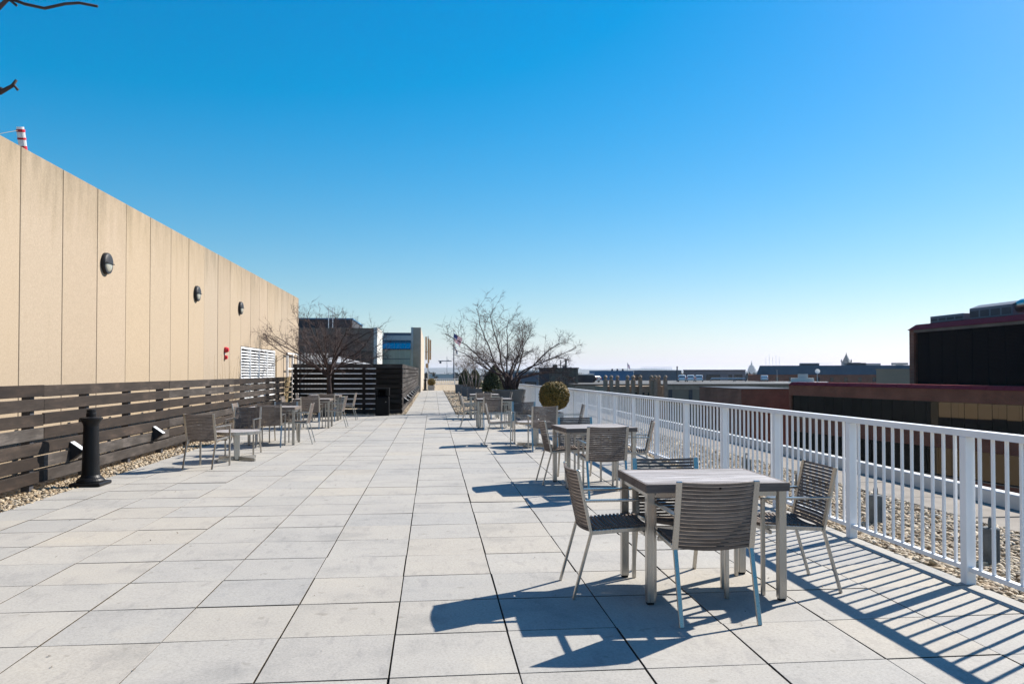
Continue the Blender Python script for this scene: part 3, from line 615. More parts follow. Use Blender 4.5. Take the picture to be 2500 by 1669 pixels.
for k in range(10): MB().box(2.5, 13.6, -0.05, -0.003, -3 + 0.48 * k, -2.95 + 0.48 * k).build('rib', 'dark_panel', t)
f = thing('roof_frame', 'open white rail frame on the grey warehouse roof', 'frame', (66.8, 252, 2.0), -0.256)
for k in range(13): MB().box(-0.05, 0.05, -0.05, 0.05, -0.005, 1.0).build('post', 'white_paint', f, (1.5 + 0.8 * k, 0, 0))
for z in (0.5, 0.95): MB().box(1.4, 11.2, -0.04, 0.04, z, z + 0.08).build('rail', 'white_paint', f, (0, -0.1, 0))
block('mauve_building', 'plain mauve building with dark openings and white cars before it', 81.5, 102.5, 249, 290, 1.95, 'mauve_wall', [(83.0, 86, -2, -0.3), (86.8, 88.5, -2, 0.55), (89.3, 94, -2, 0.6), (96.8, 98.0, -2, 0.62), (98.7, 101.5, -2, 0.64)], 'window_dark', 'dark_panel')
t = thing('slate_building', 'long dark slate roofed building with brick base below the spire', 'building', (124.5, 300, 0), -0.40)
MB().box(0, 100, 0, 30, -15, 0.42).build('wall', 'red_brick', t)
MB().hexa([(3.4, -0.5, 0.424), (100, -0.5, 0.424), (100, 30, 0.424), (3.4, 30, 0.424)], [(4.6, 1.0, 4.0), (100, 1.0, 4.0), (100, 29, 4.0), (4.6, 29, 4.0)]).build('mansard_roof', 'slate_roof', t)
for k in range(60): MB().bar((5 + 1.5 * k, -0.46, 0.45), (5 + 1.5 * k, 1.03, 3.98), 0.10, 0.08, (0, -1, 0.4)).build('roof_seam', 'slate_roof', t)
for k in range(14): MB().box(-0.6, 0.6, -0.10, -0.004, -2.2, -0.6).build('window', 'window_dark', t, (6 + 5 * k, 0, 0))
for i, x in enumerate((20, 37)): MB().box(x, x + 7, 6, 14, 4.004, 5.0).build('penthouse', 'dark_panel', t)
for k in range(5): MB().tube([(7 + 1.3 * k, 10, 4.0), (7 + 1.3 * k, 10, 7.6 + 0.8 * (k % 2))], 0.05, 5).build('aerial', 'white_paint', t)
MB().box(19, 31, 2, 2.06, 4.7, 4.78).build('roof_rail', 'white_paint', t)
block('tan_building', 'small plain tan building beside the dark louvred block', 118.9, 140, 200, 220, 2.05, 'tan_wall')
t = block('bronze_office', 'bronze panelled office with dark windows behind the clipped ball shrub', 21.7, 29.9, 160, 176, 2.1, 'bronze_panel', [(25.0, 26.1, -2, 0.3), (26.2, 27.0, -2, 0.3), (27.15, 27.9, -2, 0.1), (28.0, 28.6, -2, 0.35), (28.7, 29.3, -2, 0.35)], 'window_dark', 'dark_panel')
MB().box(0.02, 2.1, -0.1, -0.004, -14, 2.0).build('dark_bay', 'dark_panel', t)
for k in range(7): MB().box(-0.05, 0.05, -0.12, -0.004, 0.4, 2.05).build('fin', 'dark_panel', t, (2.5 + 0.82 * k, 0, 0))
for x, r_, h in ((4.6, 0.12, 1.6), (5.7, 0.20, 1.65)): MB().tube([(x, 4, 2.3), (x, 4, 2.35 + h)], r_, 8).build('flue', 'teal_roof', t)
MB().box(2.9, 3.8, 3, 5, 2.354, 3.0).build('roof_unit', 'teal_roof', t); MB().box(4.9, 5.5, 3, 3.8, 2.354, 2.8).build('roof_unit', 'dark_panel', t)
block('dark_shed', 'low dark shed between the bronze office and blue warehouse', 31.5, 35.2, 170, 180, 0.75, 'dark_panel', (), 'window_dark', 'white_stone')
block('grey_office', 'pale grey glazed office partly hidden behind the right tree', 13.0, 18.9, 140, 152, 1.4, 'grey_metal', [(14.0, 15.2, -2, -0.2), (15.4, 15.9, -2, -0.2), (16.4, 18.5, -2, -0.3)], 'window_dark', 'white_stone')
# pale vehicles-and-plant roof in front of the slate building
t = thing('roof_plant', 'white rooftop plant with ducts in front of the slate building', 'machine', (90.5, 205, -2.1), -0.42)
MB().box(0, 15.5, 0, 6, -12.9, 0.9).build('casing', 'white_stone', t); MB().box(6.2, 12, 1, 5, 0.904, 1.9).build('upper_casing', 'white_stone', t); MB().box(8, 10.5, 2, 4, 1.904, 3.0).build('fan_housing', 'galvanised', t)
MB().tube([(1, -0.5, 0.5), (9, -0.5, 0.5)], 0.3, 8).build('duct', 'galvanised', t)
for k in range(7): MB().box(-0.25, 0.25, -0.03, -0.004, -0.2, 0.5).build('grille', 'dark_panel', t, (2.5 + 1.9 * k, 0, 0))
# domed building and spire far away
t = thing('domed_building', 'pale domed landmark on the hazy horizon', 'building', (1890.8, 4500, -2.1)); t.scale = (2.5, 2.5, 2.5)
MB().box(-34, 34, -10, 10, -15, 1.6).build('wings', 'pale_dome', t)
MB().lathe([(9.2, 1.0), (9.2, 5.0), (8.2, 5.2), (8.0, 9.0), (8.4, 9.3), (7.8, 10.2), (7.0, 13.2), (5.6, 16.0), (3.6, 18.2), (2.0, 19.2)], 24).build('dome', 'pale_dome', t, smooth=False)
MB().lathe([(1.8, 19.203), (1.8, 23.0), (1.0, 24.0), (0.6, 26.0), (0.35, 29.5)], 12).build('lantern', 'pale_dome', t)
for k in range(16):
    a = 2 * math.pi * k / 16; MB().tube([(8.75 * math.cos(a), 8.75 * math.sin(a), 5.2), (8.75 * math.cos(a), 8.75 * math.sin(a), 9.0)], 0.45, 6).build('column', 'pale_dome', t)
t = thing('spired_building', 'dark building with a pointed teal spire on the horizon', 'building', (994, 1800, -1.4)); t.scale = (2, 2, 2)
MB().box(-14, 34, -4, 14, -15, 9.0).build('wall', 'slate_roof', t); MB().box(-4.2, 4.2, -4.2, 4.2, 9.003, 13.5).build('clock_tower', 'slate_roof', t); MB().lathe([(6.2, 13.503), (5.2, 14.2), (2.6, 19), (0.5, 23), (0.15, 25.5)], 4).build('spire', 'teal_roof', t); [MB().lathe([(0.9, 13.503), (0.9, 15.5), (0.05, 17.5)], 6, (sx * 4, sy * 4)).build('turret', 'teal_roof', t) for sx in (-1, 1) for sy in (-1, 1)]; MB().box(8, 16, -4.5, 10, 9.003, 13).build('penthouse', 'pale_dome', t); MB().box(16.3, 42, -3, 10, 9.003, 12).build('penthouse', 'slate_roof', t)
t = thing('roof_tower', 'flat topped dark lookout tower on the horizon right of the spire', 'tower', (1256, 2000, -1.4)); t.scale = (2, 2, 2)
MB().box(-12, 12, -6, 6, -15, 9).build('wall', 'slate_roof', t); MB().box(-9, 9, -5, 5, 11, 14).build('cap', 'teal_roof', t); MB().box(-4, 4, -3, 3, 9.003, 10.998).build('neck', 'teal_roof', t)
t = thing('tower_crane', 'tall blue-grey tower crane beyond the end of the walkway', 'crane', (17.2, 1000, 0))
m = MB()
for k in range(12):
    z = -15 + 3 * k; s_ = 0.7
    for a, b in (((-s_, -s_), (s_, -s_)), ((s_, -s_), (s_, s_)), ((s_, s_), (-s_, s_)), ((-s_, s_), (-s_, -s_))):
        m.bar((*a, z), (*b, z + 3), 0.14, 0.14); m.bar((*a, z), (*a, z + 3), 0.22, 0.22)
m.build('mast', 'grey_metal', t); MB().box(-11, 6, -0.5, 0.5, 15.0, 16.1).build('jib', 'grey_metal', t); MB().box(-9.6, -7.0, -0.9, 0.9, 12.4, 15.0).build('counterweight', 'dark_panel', t); MB().box(0.9, 2.2, -0.8, 0.8, 15.2, 17).build('cab', 'grey_metal', t)
for x, y, w, h, lab in ((-3, 420, 14, 0.2, 'pale low block seen beyond the end railing, left of crane'), (22, 520, 10, -1.0, 'white low block among far trees right of the crane'), (130, 620, 40, 1.0, 'far grey block on the horizon left of the blue warehouse')):
    block('far_block', lab, x, x + w, y, y + 20, h, 'white_stone')
# far trees as one mass
C = []
for k in range(520):
    d = random.uniform(380, 1500); a = R(random.uniform(-8, 33)); hh = random.uniform(10, 16.5); cx, cy = d * math.sin(a), d * math.cos(a)
    q = rng.normal(0, 1, (46, 3)); q /= np.linalg.norm(q, axis=1)[:, None]; q *= rng.uniform(0.5, 1, (46, 1)) ** 0.5
    C.append(q * [5, 5, hh * 0.5] + [cx, cy, -15 + hh * 0.55])
C = np.concatenate(C); tag(put('far_trees', leaves('far_trees', C, 1.7, 'far_leaf')), 'far mass of bare city trees along the horizon', 'trees', kind='stuff')

# ================================================================== TREES AND PLANTS
def branch(m, p, d, L, r, lv, segs, up=0.05, wob=0.16, tips=None):
    pts = [Vector(p)]; dirs = [Vector(d).normalized()]; step = L / segs
    for i in range(segs):
        dn = dirs[-1] + Vector((random.gauss(0, wob), random.gauss(0, wob), random.gauss(0, wob) + up)); dn.normalize()
        dirs.append(dn); pts.append(pts[-1] + dn * step)
    rad = [r * (1 - 0.72 * i / segs) for i in range(segs + 1)]
    m.tube(pts, rad, 7 if lv == 0 else 5 if lv == 1 else 3, cap=lv == 0)
    return pts, dirs, rad
def side(d):
    a = Vector((random.gauss(0, 1), random.gauss(0, 1), random.gauss(0, 0.8))); a -= d * a.dot(d); return a.normalized()
def bare_tree(name, lab, loc, trunk_pts, trunk_r, limbs, seedv, mat='bark', twig=1.0, base_r=0.035, n1=9, n2=7, cat='tree', upw=0.03, wob=0.16):
    st = random.getstate(); random.seed(seedv)
    t = thing(name, lab, cat, loc)
    tm = MB(); [tm.tube(p, r_, 9) for p, r_ in zip(trunk_pts, trunk_r)]; tm.build('trunk', mat, t, smooth=True)
    cm = MB()
    for (p, d, L) in limbs:
        P, D, RD = branch(cm, p, d, L, base_r * (0.7 + 0.3 * L / 2.0), 0, 9, upw, wob)
        for i in range(n1):
            f_ = random.uniform(0.18, 1.0) * 8.99; j = int(f_); q = P[j].lerp(P[j + 1], f_ - j); dd = (D[j] * 0.75 + side(D[j]) * random.uniform(0.5, 1.0)); l1 = L * random.uniform(0.22, 0.5) * (1.15 - 0.5 * f_ / 9)
            P2, D2, R2 = branch(cm, q, dd, l1, max(0.0058, RD[j] * 0.42), 1, 5, upw + 0.03, 0.17)
            for k in range(n2):
                g_ = random.uniform(0.1, 1.0) * 4.99; jj = int(g_); q2 = P2[jj].lerp(P2[jj + 1], g_ - jj); d3 = D2[jj] * 0.7 + side(D2[jj]) * random.uniform(0.6, 1.1)
                P3, D3, R3 = branch(cm, q2, d3, random.uniform(0.12, 0.40) * twig, 0.0042, 2, 3, 0.04, 0.22)
                for w_ in range(2):
                    jj2 = random.randint(0, 2); branch(cm, P3[jj2], D3[jj2] + side(D3[jj2]) * 1.1, random.uniform(0.05, 0.16) * twig, 0.0034, 2, 2, 0.02, 0.2)
    o = cm.build('crown', mat, t)
    random.setstate(st); return t
# left tree: single trunk, wide flat vase
random.seed(21)
lim = []
for k in range(17):
    a = 2 * math.pi * k / 17 + random.uniform(-0.15, 0.15); e = R(random.choice((20, 26, 33, 40, 48, 58))); L = 2.75 if e < R(36) else 2.25
    lim.append(((0, 0, 1.42 + random.uniform(-0.18, 0.12)), (math.cos(a) * math.cos(e), math.sin(a) * math.cos(e), math.sin(e)), L * random.uniform(0.82, 1.05)))
bare_tree('bare_tree', 'leafless spreading tree with one trunk before the wooden screen', (-3.33, 25.6, 0), [[(0.02, 0, 0.5), (0, 0.0, 0.9), (-0.01, 0, 1.2), (0, 0, 1.5)]], [[0.10, 0.075, 0.07, 0.085]], lim, 5, twig=1.0, n1=14, n2=8, base_r=0.026, wob=0.12, upw=0.012)
# right tree: several stems from the bowl
lim = []
stems = [(-1.0, 0.1, 0.62, 2.75), (-0.85, 0.3, 0.85, 2.95), (-0.50, -0.2, 1.0, 2.85), (-0.16, 0.25, 1.0, 2.25), (0.30, -0.15, 0.92, 2.15), (0.55, 0.2, 0.85, 2.45), (0.85, 0.0, 0.62, 2.5), (1.0, 0.25, 0.35, 2.2), (1.0, -0.3, 0.18, 2.05), (-1.0, -0.2, 0.34, 2.5), (-0.5, 0.9, 0.7, 2.2), (0.4, 0.9, 0.7, 2.0), (0.3, -0.9, 0.6, 2.0), (-0.6, -0.8, 0.5, 2.1), (1.0, 0.1, 0.75, 2.35)]
tp, trr = [], []
random.seed(31)
for i, (dx, dy, dz, L) in enumerate(stems):
    b = Vector((random.uniform(-0.12, 0.22), random.uniform(-0.1, 0.1), 0.72)); d = Vector((dx, dy, dz)).normalized(); e = b + Vector((d.x * 0.28, d.y * 0.28, 0.45 + 0.25 * d.z))
    tp.append([b, b.lerp(e, 0.5) + Vector((0, 0, 0.06)), e]); trr.append([0.075, 0.055, 0.042]); lim.append((tuple(e), (dx, dy, dz), L * 0.92))
bare_tree('bare_tree', 'leafless many-stemmed tree in the round grey bowl near the railing', (2.68, 27.5, 0), tp, trr, lim, 9, twig=1.05, base_r=0.030, n1=15, n2=9, wob=0.15)
# tree standing just outside the frame on the near left; only twig ends reach into view
nt = thing('bare_tree', 'dark bare twigs reaching in at the top left corner', 'tree', (-2.75, 2.9, 0))
m = MB(); m.tube([(0, 0, -0.02), (0.02, 0, 1.2), (0.05, 0.05, 2.3)], [0.07, 0.055, 0.045], 9); m.build('trunk', 'bark', nt, smooth=True)
m = MB()
for z, pts in ((0, [(0.05, 0.05, 2.2), (0.5, 0.08, 2.55), (0.95, 0.1, 2.7), (1.17, 0.1, 2.745), (1.22, 0.1, 2.80), (1.27, 0.1, 2.90)]),
            (0, [(1.19, 0.1, 2.79), (1.26, 0.1, 2.765), (1.33, 0.1, 2.752), (1.40, 0.1, 2.772), (1.45, 0.1, 2.778), (1.515, 0.1, 2.768)]),
            (0, [(1.19, 0.1, 2.79), (1.215, 0.1, 2.772), (1.233, 0.1, 2.757)]),
            (0, [(0.05, 0.05, 2.0), (0.5, 0.08, 2.25), (0.9, 0.1, 2.36), (1.12, 0.1, 2.425), (1.18, 0.1, 2.437), (1.22, 0.1, 2.462), (1.235, 0.1, 2.485)]),
            (0, [(1.20, 0.1, 2.45), (1.225, 0.1, 2.466), (1.24, 0.1, 2.448)]), (0, [(1.175, 0.1, 2.437), (1.185, 0.1, 2.455)]),
            (0, [(0.02, 0.0, 2.2), (-0.3, 0.1, 2.8), (-0.6, 0.3, 3.5)]), (0, [(0.02, 0.0, 2.2), (-0.5, -0.3, 2.6), (-1.0, -0.5, 3.0)])):
    n_ = len(pts); r0 = 0.024 if pts[0][0] < 0.3 else 0.0065; r1 = 0.005
    m.tube(pts, [r0 + (r1 - r0) * (i / (n_ - 1)) ** 0.5 for i in range(n_)], 6)
m.build('crown', 'bark', nt, smooth=True)
# bowls under the trees
def bowl(loc, lab, R0, H_, seed_):
    t = thing('bowl_planter', lab, 'planter', loc, 0, 'round bowl planters')
    MB().lathe([(0.30 * R0, 0.0), (0.62 * R0, 0.02), (0.80 * R0, H_ * 0.45), (R0, H_ - 0.04), (R0 * 1.03, H_ - 0.02), (R0 * 1.03, H_), (R0 * 0.96, H_), (R0 * 0.93, H_ - 0.10)], 40, close=False).build('bowl', 'planter_grey', t, smooth=True)
    MB().lathe([(0.001, H_ - 0.03), (R0 * 0.5, H_ - 0.05), (R0 * 0.94, H_ - 0.08)], 30, close=False).build('soil', 'soil', t)
    n = 500; a = rng.uniform(0, 6.28, n); r = R0 * 0.93 * np.sqrt(rng.uniform(0, 1, n)); Cc = np.stack([r * np.cos(a), r * np.sin(a), H_ - 0.05 + rng.uniform(0, 0.05, n)], 1)
    put('ground_cover', leaves('ground_cover', Cc, 0.04, 'moss_leaf'), t)['kind'] = 'stuff'
bowl((2.66, 27.5, -0.01), 'large round grey bowl planter holding the many-stemmed tree', 0.60, 0.82, 1)
bowl((-3.33, 25.6, 0.001), 'large round grey bowl planter holding the single-trunk tree', 0.57, 0.64, 2)
# clipped shrubs
def clipped(name, lab, loc, shape, mat, n, size, cat='shrub', group=None):
    t = thing(name, lab, cat, loc, 0, group)
    q = rng.normal(0, 1, (n, 3)); q /= np.linalg.norm(q, axis=1)[:, None]
    if shape[0] == 'ball':
        r, cz, sq = shape[1:]; rad = r * (rng.uniform(0.86, 1.02, n) + np.clip(rng.normal(0, 0.018, n), 0, 1))[:, None]
        bumpy = 1 + 0.02 * np.sin(q[:, :1] * 9) * np.sin(q[:, 1:2] * 11) + 0.015 * np.sin(q[:, 2:] * 17)
        Cc = np.sign(q) * np.abs(q) ** 0.9 * rad * bumpy * [1, 1, sq] + [0, 0, cz]; out = q
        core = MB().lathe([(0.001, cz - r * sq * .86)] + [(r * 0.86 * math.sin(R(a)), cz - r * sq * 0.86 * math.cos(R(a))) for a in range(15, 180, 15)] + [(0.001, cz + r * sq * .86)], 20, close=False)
        stem = (cz - r * sq * 0.8)
    else:
        r, z0, h = shape[1:]; u = rng.uniform(0, 1, n) ** 0.62; a = rng.uniform(0, 6.283, n)   # u: 0 tip .. 1 base
        prof = lambda u: r * (np.sin(np.clip(u, 0, 1) * 1.75) ** 0.85)
        rr = prof(u) * rng.uniform(0.88, 1.03, n) * (1 + 0.03 * np.sin(a * 5 + u * 9)); Cc = np.stack([rr * np.cos(a), rr * np.sin(a), z0 + h * (1 - u)], 1)
        out = np.stack([np.cos(a), np.sin(a), np.full(n, 0.5)], 1)
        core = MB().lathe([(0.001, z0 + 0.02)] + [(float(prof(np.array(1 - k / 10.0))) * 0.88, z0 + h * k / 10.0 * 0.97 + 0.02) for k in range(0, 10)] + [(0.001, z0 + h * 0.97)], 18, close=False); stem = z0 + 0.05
    tone = np.clip(rng.normal(0.5, 0.3, n), 0, 1)
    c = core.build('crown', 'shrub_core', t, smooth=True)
    put('foliage', leaves('foliage', Cc, size, mat, tone, out, 0.9), c)['kind'] = 'stuff'
    return t, stem
t, s_ = clipped('ball_shrub', 'golden green clipped ball shrub in a pot beside the railing', (3.03, 19.5, 0.40), ('ball', 0.375, 0.425, 0.95), 'box_leaf', 12000, 0.021); MB().tube([(0, 0, -0.05), (0, 0, 0.2)], 0.022, 7).build('stem', 'bark', t)
t = thing('pot', 'square grey pot under the golden clipped ball shrub', 'pot', (3.05, 19.5, 0), 0.1)
MB().hexa([(-0.15, -0.15, 0), (0.15, -0.15, 0), (0.15, 0.15, 0), (-0.15, 0.15, 0)], [(-0.19, -0.19, 0.40), (0.19, -0.19, 0.40), (0.19, 0.19, 0.40), (-0.19, 0.19, 0.40)]).build('body', 'planter_light', t, bevel=0.008); MB().box(-0.17, 0.17, -0.17, 0.17, 0.395, 0.412).build('soil', 'soil', t)
t, s_ = clipped('ball_shrub', 'small clipped ball shrub in a planter at the walkway end', (-0.15, 62, 0.36), ('ball', 0.31, 0.28, 0.9), 'box_leaf', 2500, 0.03); MB().tube([(0, 0, -0.1), (0, 0, 0.1)], 0.03, 6).build('stem', 'bark', t)
t = thing('pot', 'square pale concrete pot under the small ball shrub', 'pot', (-0.15, 62, -0.02)); MB().hexa([(-0.23, -0.23, 0), (0.23, -0.23, 0), (0.23, 0.23, 0), (-0.23, 0.23, 0)], [(-0.27, -0.27, 0.38), (0.27, -0.27, 0.38), (0.27, 0.27, 0.38), (-0.27, 0.27, 0.38)]).build('body', 'planter_light', t, bevel=0.01); MB().box(-0.24, 0.24, -0.24, 0.24, 0.375, 0.39).build('soil', 'soil', t)
def square_planter(loc, s_, h, lab):
    t = thing('square_planter', lab, 'planter', loc, 0, 'square planters beside the walkway'); q = s_ * 0.46; p = s_ * 0.5
    MB().hexa([(-q, -q, 0), (q, -q, 0), (q, q, 0), (-q, q, 0)], [(-p, -p, h), (p, -p, h), (p, p, h), (-p, p, h)]).build('body', 'planter_grey', t, bevel=0.01)
    MB().box(-p + 0.04, p - 0.04, -p + 0.04, p - 0.04, h - 0.01, h + 0.012).build('soil', 'soil', t)
for (x, y, lab) in ((1.85, 52.4, 'dark grey square planter farthest along the walkway'), (2.0, 45.4, 'dark grey square planter second from the walkway end'), (2.1, 39.6, 'dark grey square planter behind the farthest table'), (2.56, 33.2, 'dark grey square planter under the nearest conical yew')): square_planter((x, y, -0.02), 0.80, 0.60, lab)
for (x, y, z, r, h, lab) in ((2.56, 33.2, 0.60, 0.50, 1.12, 'large dark conical yew behind the round bowl planter'), (2.45, 46.5, 0.5, 0.45, 1.15, 'dark conical yew in the middle of the planter row'), (2.15, 53.0, 0.58, 0.46, 1.1, 'dark conical yew farthest along the walkway')):
    clipped('conical_yew', lab, (x, y, 0), ('cone', r, z, h), 'yew_leaf', 5500, 0.03, 'shrub', 'conical yews beside the walkway')
for i, (x, y, lab) in enumerate(((1.95, 45.4, 'pale-stemmed leafless shrub in the second farthest planter'), (2.1, 39.6, 'pale-stemmed leafless shrub rising behind the farthest table'))):
    lim = []; tp = []; tr_ = []
    for k in range(9):
        a = 2 * math.pi * k / 9; b = Vector((0.16 * math.cos(a), 0.16 * math.sin(a), 0.56)); d = Vector((0.33 * math.cos(a), 0.33 * math.sin(a), 1.0)).normalized(); e = b + d * 0.7
        tp.append([b, b.lerp(e, .5), e]); tr_.append([0.022, 0.02, 0.018]); lim.append((tuple(e), tuple(d), random.uniform(0.8, 1.15)))
    bare_tree('bare_shrub', lab, (x, y, 0), tp, tr_, lim, 40 + i, 'bark_pale', 0.9, 0.016, 7, 5, 'shrub', 0.05)
t = thing('dry_shrub', 'thin dry twigs standing behind the slatted fence', 'shrub', (-5.05, 19.6, -0.03)); m = MB()
for k in range(15):
    b = Vector((random.uniform(-.12, .12), random.uniform(-0.8, 0.8), 0)); d = Vector((random.gauss(0, .05), random.gauss(0, .16), 1)).normalized(); branch(m, b, d, random.uniform(1.3, 1.95), 0.006, 2, 6, 0.02, 0.05)
m.build('stems', 'dry_stem', t)

# ================================================================== FURNITURE
CW = 0.225
def chair_meshes():
    D = {}
    def slat(w, bow, h, t, n=8):
        m = MB(); vs = []
        for i in range(n + 1):
            u = -1 + 2 * i / n; y = -bow * (1 - u * u)
            for (dy, dz) in ((-t / 2, -h / 2), (t / 2, -h / 2), (t / 2, h / 2), (-t / 2, h / 2)): vs.append((u * w / 2, y + dy, dz))
        fs = [(0, 1, 2, 3), tuple(4 * n + j for j in (3, 2, 1, 0))]
        for i in range(n):
            for j in range(4): fs.append((4 * i + j, 4 * i + (j + 1) % 4, 4 * i + 4 + (j + 1) % 4, 4 * i + 4 + j))
        return m.add(vs, fs)
    D['slat_mb'] = slat
    D['back_slat'] = slat(0.425, 0.030, 0.0165, 0.014).mesh('back_slat', 'slat_wood')
    D['seat_slat'] = slat(0.425, 0.022, 0.014, 0.021).mesh('seat_slat', 'slat_wood')
    for s in (-1, 1):
        x = s * CW
        m = MB(); m.bar((x, -0.265, 0.0), (x, -0.150, 0.41), 0.026, 0.016, (0, 1, 0)); D['rear%d' % s] = m.mesh('rear_leg', 'steel', bevel=0.002)
        m = MB(); m.bar((x, -0.150, 0.405), (x, -0.235, 0.805), 0.034, 0.016, (0, 1, 0)); D['upr%d' % s] = m.mesh('back_upright', 'steel', bevel=0.002)
        m = MB(); m.bar((x * 1.045, 0.255, 0.0), (x * 1.045, 0.255, 0.612), 0.024, 0.024, (0, 1, 0)); D['front%d' % s] = m.mesh('front_leg', 'steel', bevel=0.002)
        m = MB(); m.bar((x * 1.045, 0.267, 0.612), (x * 1.045, -0.196, 0.612), 0.036, 0.013); D['arm%d' % s] = m.mesh('armrest', 'steel', bevel=0.002)
        m = MB(); m.bar((x * 0.985, -0.150, 0.41), (x * 0.985, 0.245, 0.432), 0.018, 0.026); D['rail%d' % s] = m.mesh('seat_rail', 'steel', bevel=0.002)
    D['cross'] = MB().bar((-CW, 0.20, 0.395), (CW, 0.20, 0.395), 0.02, 0.025).mesh('stretcher', 'steel', bevel=0.002)
    return D
CM = chair_meshes()
NB, NS = 18, 15
def back_pose(i):
    u = (i + 0.6) / NB; return (0, -0.150 - 0.085 * u, 0.412 + 0.39 * u), (-math.atan2(-0.085, 0.40), 0, 0)
def seat_pose(i):
    u = (i + 0.5) / NS; return (0, -0.145 + 0.395 * u, 0.424 + 0.022 * u), None
def joined(kind):
    m = MB()
    for i in range(NB if kind == 'b' else NS):
        if kind == 'b':
            s = CM['slat_mb'](0.425, 0.030, 0.0165, 0.014, 4); (p, r) = back_pose(i); M = Matrix.Translation(p) @ Matrix.Rotation(r[0], 4, 'X')
        else:
            s = CM['slat_mb'](0.425, 0.022, 0.014, 0.021, 4); p, _ = seat_pose(i); M = Matrix.Translation(p) @ Matrix.Rotation(R(90), 4, 'X')
        m.add([M @ Vector(v) for v in s.v], s.f)
    return m.mesh('back_slats' if kind == 'b' else 'seat_slats', 'slat_wood')
BJ, SJ = joined('b'), joined('s')
SLOT = MB().box(-0.006, 0.006, -0.0015, 0.0015, -0.005, 0.005).mesh('slot', 'deep_dark')
def chair(x, y, rz, lab, fine=False):
    t = thing('armchair', lab, 'chair', (x, y, 0.001), rz, 'slatted metal armchairs')
    for s in (-1, 1):
        put('leg', CM['rear%d' % s], t); put('leg', CM['front%d' % s], t); put('back_upright', CM['upr%d' % s], t); put('armrest', CM['arm%d' % s], t); put('seat_rail', CM['rail%d' % s], t)
    put('stretcher', CM['cross'], t)
    if fine:
        for i in range(NB): p, r = back_pose(i); put('back_slat', CM['back_slat'], t, p, rot=r)
        put('slot', SLOT, t, (0.0, -0.150 - 0.085 * 0.92 - 0.0373, 0.412 + 0.39 * 0.915))
        for i in range(NS): p, _ = seat_pose(i); put('seat_slat', CM['seat_slat'], t, p, rot=(R(90), 0, 0))
    else:
        put('back_slats', BJ, t)['kind'] = 'stuff'; put('seat_slats', SJ, t)['kind'] = 'stuff'
    return t
TW, TD, TH = 0.455, 0.355, 0.735
legm = MB().box(-0.025, 0.025, -0.025, 0.025, 0.012, TH - 0.045).mesh('leg', 'steel', bevel=0.003)
glide = MB().box(-0.02, 0.02, -0.02, 0.02, 0.0, 0.0118).mesh('glide', 'rubber')
NT = 13; TSW = 2 * TD / NT
tsm = MB().box(-TW + 0.014, TW - 0.014, -TSW / 2 + 0.0034, TSW / 2 - 0.0034, -0.02, 0).mesh('top_slat', 'table_wood', bevel=0.0018)
def table(x, y, rz, lab, fine=False):
    t = thing('square_table', lab, 'table', (x, y, 0.001), rz, 'slat-topped metal tables')
    for sx in (-1, 1):
        for sy in (-1, 1):
            l_ = put('leg', legm, t, (sx * (TW - 0.035), sy * (TD - 0.035), 0)); put('glide', glide, l_)
    for sy in (-1, 1): MB().box(-TW, TW, -0.007, 0.007, -0.052, -0.001).build('edge_board', 'slat_wood', t, (0, sy * (TD + 0.0085), TH))
    for sx in (-1, 1): MB().box(-0.006, 0.006, -TD, TD, -0.052, -0.001).build('edge_board', 'slat_wood', t, (sx * (TW - 0.006), 0, TH))
    m = MB()
    for sy in (-1, 1): m.box(-TW + 0.07, TW - 0.07, sy * (TD - 0.035) - 0.012, sy * (TD - 0.035) + 0.012, TH - 0.085, TH - 0.045)
    for sx in (-1, 1): m.box(sx * (TW - 0.035) - 0.012, sx * (TW - 0.035) + 0.012, -TD + 0.06, TD - 0.06, TH - 0.085, TH - 0.045)
    m.build('apron', 'steel', t)
    if fine:
        for i in range(NT): put('top_slat', tsm, t, (0, -TD + TSW * (i + 0.5), TH - random.uniform(0, 0.0012)))
    else:
        m = MB()
        for i in range(NT): yy = -TD + TSW * (i + 0.5); m.box(-TW + 0.014, TW - 0.014, yy - TSW / 2 + 0.003, yy + TSW / 2 - 0.003, TH - 0.02, TH)
        m.build('top_slats', 'table_wood', t)['kind'] = 'stuff'
def round_table(x, y, rz, lab):
    t = thing('round_table', lab, 'table', (x, y, 0.001), rz, 'low round pedestal tables'); r, h = 0.36, 0.47
    m = MB(); n = 11
    for i in range(n):
        a = -r + 2 * r * i / n + 0.003; b = -r + 2 * r * (i + 1) / n - 0.003
        wa, wb = math.sqrt(max(0.002, r * r - a * a)), math.sqrt(max(0.002, r * r - b * b))
        m.add([(-wa, a, h - .018), (wa, a, h - .018), (wb, b, h - .018), (-wb, b, h - .018), (-wa, a, h), (wa, a, h), (wb, b, h), (-wb, b, h)], [(0, 3, 2, 1), (4, 5, 6, 7), (0, 1, 5, 4), (1, 2, 6, 5), (2, 3, 7, 6), (3, 0, 4, 7)])
    m.build('top_slats', 'table_wood', t)['kind'] = 'stuff'
    MB().lathe([(r + 0.004, h - 0.045), (r + 0.016, h - 0.045), (r + 0.016, h + 0.001), (r + 0.004, h + 0.001), (r + 0.004, h - 0.045)], 48, close=False).build('rim', 'steel', t, smooth=False)
    MB().box(-0.045, 0.045, -0.045, 0.045, 0.003, h - 0.02).build('pedestal', 'steel', t, bevel=0.004)
    for k in range(4):
        m = MB().hexa([(0.03, -0.014, 0.004), (0.40, -0.014, 0.0), (0.40, 0.014, 0.0), (0.03, 0.014, 0.004)], [(0.03, -0.014, 0.06), (0.40, -0.014, 0.045), (0.40, 0.014, 0.045), (0.03, 0.014, 0.06)]); m.build('foot', 'steel', t, (0, 0, 0.0005 * (k % 2)), R(90 * k + 45))
